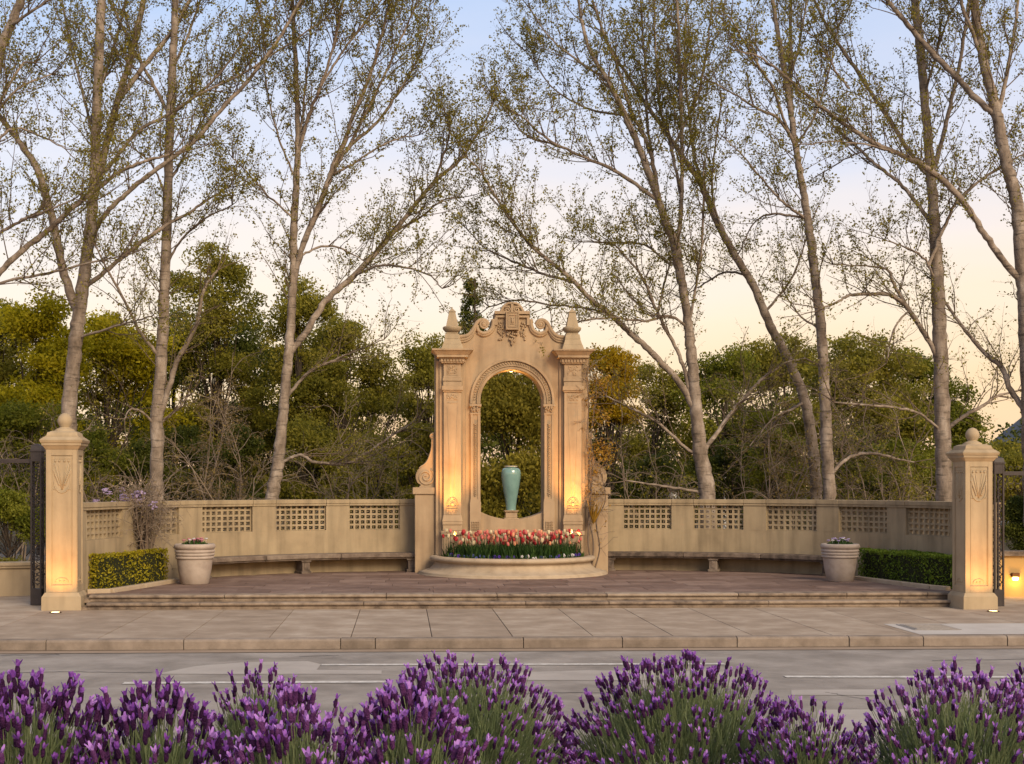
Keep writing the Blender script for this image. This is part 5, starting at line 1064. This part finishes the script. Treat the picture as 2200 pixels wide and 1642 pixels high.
# ------------------------------------------------------------------ lavender hedge along the bank
def head_mesh(seed):
    g = random.Random(seed); mb = MB(); prof = [(.002, 0), (.0046, .003), (.0062, .009), (.0066, .016), (.006, .023), (.0043, .029), (.002, .031)]; n = 7; vs = []
    for j, (r_, z) in enumerate(prof):
        for i in range(n): a = 2 * math.pi * (i + (j % 2) * .5) / n; q = r_ * (1 + g.uniform(-.12, .16)); vs.append((q * math.cos(a), q * math.sin(a), z))
    fs = [(j * n + i, j * n + (i + 1) % n, (j + 1) * n + (i + 1) % n, (j + 1) * n + i) for j in range(len(prof) - 1) for i in range(n)]
    mb.add(vs, fs, False); nb = len(mb.f)
    for k in range(4):
        a = k * 1.571 + g.uniform(-.4, .4); h = g.uniform(.012, .019); sp_ = g.uniform(.15, .55); c, s = math.cos(a), math.sin(a); w_ = .0042; b0 = (.003 * c, .003 * s, .027); tx, ty = -s, c
        m_ = (b0[0] + c * sp_ * h * .5, b0[1] + s * sp_ * h * .5, .027 + h * .6); t_ = (b0[0] + c * sp_ * h * 1.2, b0[1] + s * sp_ * h * 1.2, .027 + h)
        mb.add([(b0[0] - tx * .002, b0[1] - ty * .002, b0[2]), (b0[0] + tx * .002, b0[1] + ty * .002, b0[2]), (m_[0] + tx * w_, m_[1] + ty * w_, m_[2]), (m_[0] - tx * w_, m_[1] - ty * w_, m_[2]), (t_[0] + tx * w_ * .5, t_[1] + ty * w_ * .5, t_[2]), (t_[0] - tx * w_ * .5, t_[1] - ty * w_ * .5, t_[2])], [(0, 1, 2, 3), (3, 2, 4, 5)], True)
    me = mb.mesh('flower_head', M['lavhead']); me.materials.append(M['lavbract'])
    for i, p in enumerate(me.polygons):
        if i >= nb: p.material_index = 1
    return me
HM = [head_mesh(i) for i in range(6)]
BZ = 1.0
def lavender(px_, top_py, hw, d, nheads, label, seed, hs=1.0, spread=1.0, stemlen=(.045, .12), ry=None, front=.0):
    g = np.random.default_rng(seed); p = U(px_, top_py, d); rx = hw / FPX * d; ry = rx if ry is None else ry; H = p[2] - BZ
    o = empty('lavender_bush', (p[0], p[1], BZ), label, 'lavender', 'lavender bushes along the bank'); bpy.context.view_layer.update(); ctr = np.array((p[0], p[1], BZ))
    n = nheads; u = g.random(n); th = g.random(n) * 2 * np.pi; el_ = np.arccos(1 - u * (.62 + front)); dirn = np.c_[np.sin(el_) * np.cos(th), np.sin(el_) * np.sin(th), np.cos(el_)]
    surf = ctr + dirn * np.array((rx, ry, H)) ; od = norm(dirn * np.array((.75, .75, .6)) * spread + np.array((0, 0, .75)) + g.normal(0, .13, (n, 3))); L = g.uniform(*stemlen, n); tip = surf + od * L[:, None] + np.c_[g.normal(0, .006, (n, 2)), np.zeros(n)]
    root = ctr + dirn * np.array((rx, ry, H)) * .55
    St = np.stack([root, (root + surf) / 2, surf, (surf + tip) / 2 + g.normal(0, .003, (n, 3)), tip], 1); parts = [(*tubes(St, np.full((n, 5), .0011), 3), None)]
    parts = [(parts[0][0], parts[0][1], np.full(len(parts[0][0]), .75))]
    # grey-green needle leaves
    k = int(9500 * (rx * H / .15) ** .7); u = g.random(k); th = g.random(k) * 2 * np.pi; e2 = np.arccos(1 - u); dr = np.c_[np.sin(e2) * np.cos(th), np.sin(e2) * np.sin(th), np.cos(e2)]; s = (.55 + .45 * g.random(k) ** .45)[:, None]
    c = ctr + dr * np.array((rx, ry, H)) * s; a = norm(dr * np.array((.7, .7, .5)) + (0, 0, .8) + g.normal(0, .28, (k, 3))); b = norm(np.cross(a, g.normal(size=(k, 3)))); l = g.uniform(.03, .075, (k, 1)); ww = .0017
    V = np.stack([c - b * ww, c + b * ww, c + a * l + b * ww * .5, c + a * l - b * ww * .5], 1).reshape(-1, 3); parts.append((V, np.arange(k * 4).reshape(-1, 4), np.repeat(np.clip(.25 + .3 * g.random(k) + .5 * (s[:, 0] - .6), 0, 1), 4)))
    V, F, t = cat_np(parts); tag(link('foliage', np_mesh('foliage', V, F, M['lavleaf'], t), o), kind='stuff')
    extra = []
    for i in range(n):
        if i >= 290:                                                   # past the limit of single parts
            extra.append(i); continue
        h = link('flower_head', HM[int(g.integers(0, 6))], o, tuple(tip[i] - ctr)); dv = Vector(od[i]); h.rotation_euler = dv.to_track_quat('Z', 'Y').to_euler(); h.rotation_euler.rotate_axis('Z', g.random() * 6.28); q = hs * g.uniform(.65, 1.2); h.scale = (q, q, q * g.uniform(.95, 1.3))
    if extra:
        parts = []
        for i in extra:
            me = HM[int(g.integers(0, 6))]; V = np.array([v.co for v in me.vertices]); dv = Vector(od[i]); m3 = np.array(dv.to_track_quat('Z', 'Y').to_matrix()); q = hs * g.uniform(.8, 1.2)
            parts.append((V @ m3.T * q + tip[i], [tuple(p_.vertices) for p_ in me.polygons], [p_.material_index for p_ in me.polygons]))
        vs_, fs_, mi = [], [], []
        for V, F, m_ in parts: k0 = len(vs_); vs_ += V.tolist(); fs_ += [tuple(j + k0 for j in f) for f in F]; mi += m_
        me = bpy.data.meshes.new('flower_heads'); me.from_pydata(vs_, [], fs_); me.materials.append(M['lavhead']); me.materials.append(M['lavbract']); me.polygons.foreach_set('material_index', mi)
        tag(link('flower_heads', me, o), kind='stuff')
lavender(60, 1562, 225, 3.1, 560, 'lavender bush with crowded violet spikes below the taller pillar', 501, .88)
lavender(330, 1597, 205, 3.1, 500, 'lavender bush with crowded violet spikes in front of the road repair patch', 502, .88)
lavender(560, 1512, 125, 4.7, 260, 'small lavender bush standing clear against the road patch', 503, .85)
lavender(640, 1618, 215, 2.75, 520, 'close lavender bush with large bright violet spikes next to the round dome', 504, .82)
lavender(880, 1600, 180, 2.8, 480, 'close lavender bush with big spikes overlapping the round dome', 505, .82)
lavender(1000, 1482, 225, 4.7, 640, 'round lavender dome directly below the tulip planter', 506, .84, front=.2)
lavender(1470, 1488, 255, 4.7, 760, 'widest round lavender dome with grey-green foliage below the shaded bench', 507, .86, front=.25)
lavender(1735, 1592, 125, 4.2, 300, 'small drooping lavender bush at the shoulder of the widest dome', 508, .76)
lavender(2060, 1525, 225, 4.2, 640, 'lavender dome below the shorter pillar and the utility cover', 509, .82, front=.15)
lavender(2240, 1505, 120, 4.5, 240, 'lavender bush running out past the dome under the shorter pillar', 510, .82)
lavender(1420, 1672, 150, 3.4, 24, 'low near lavender with a few single spikes under the widest dome', 511, .88)
lavender(1985, 1664, 110, 3.2, 24, 'low near lavender with a few single spikes under the dome by the shorter pillar', 512, .88)
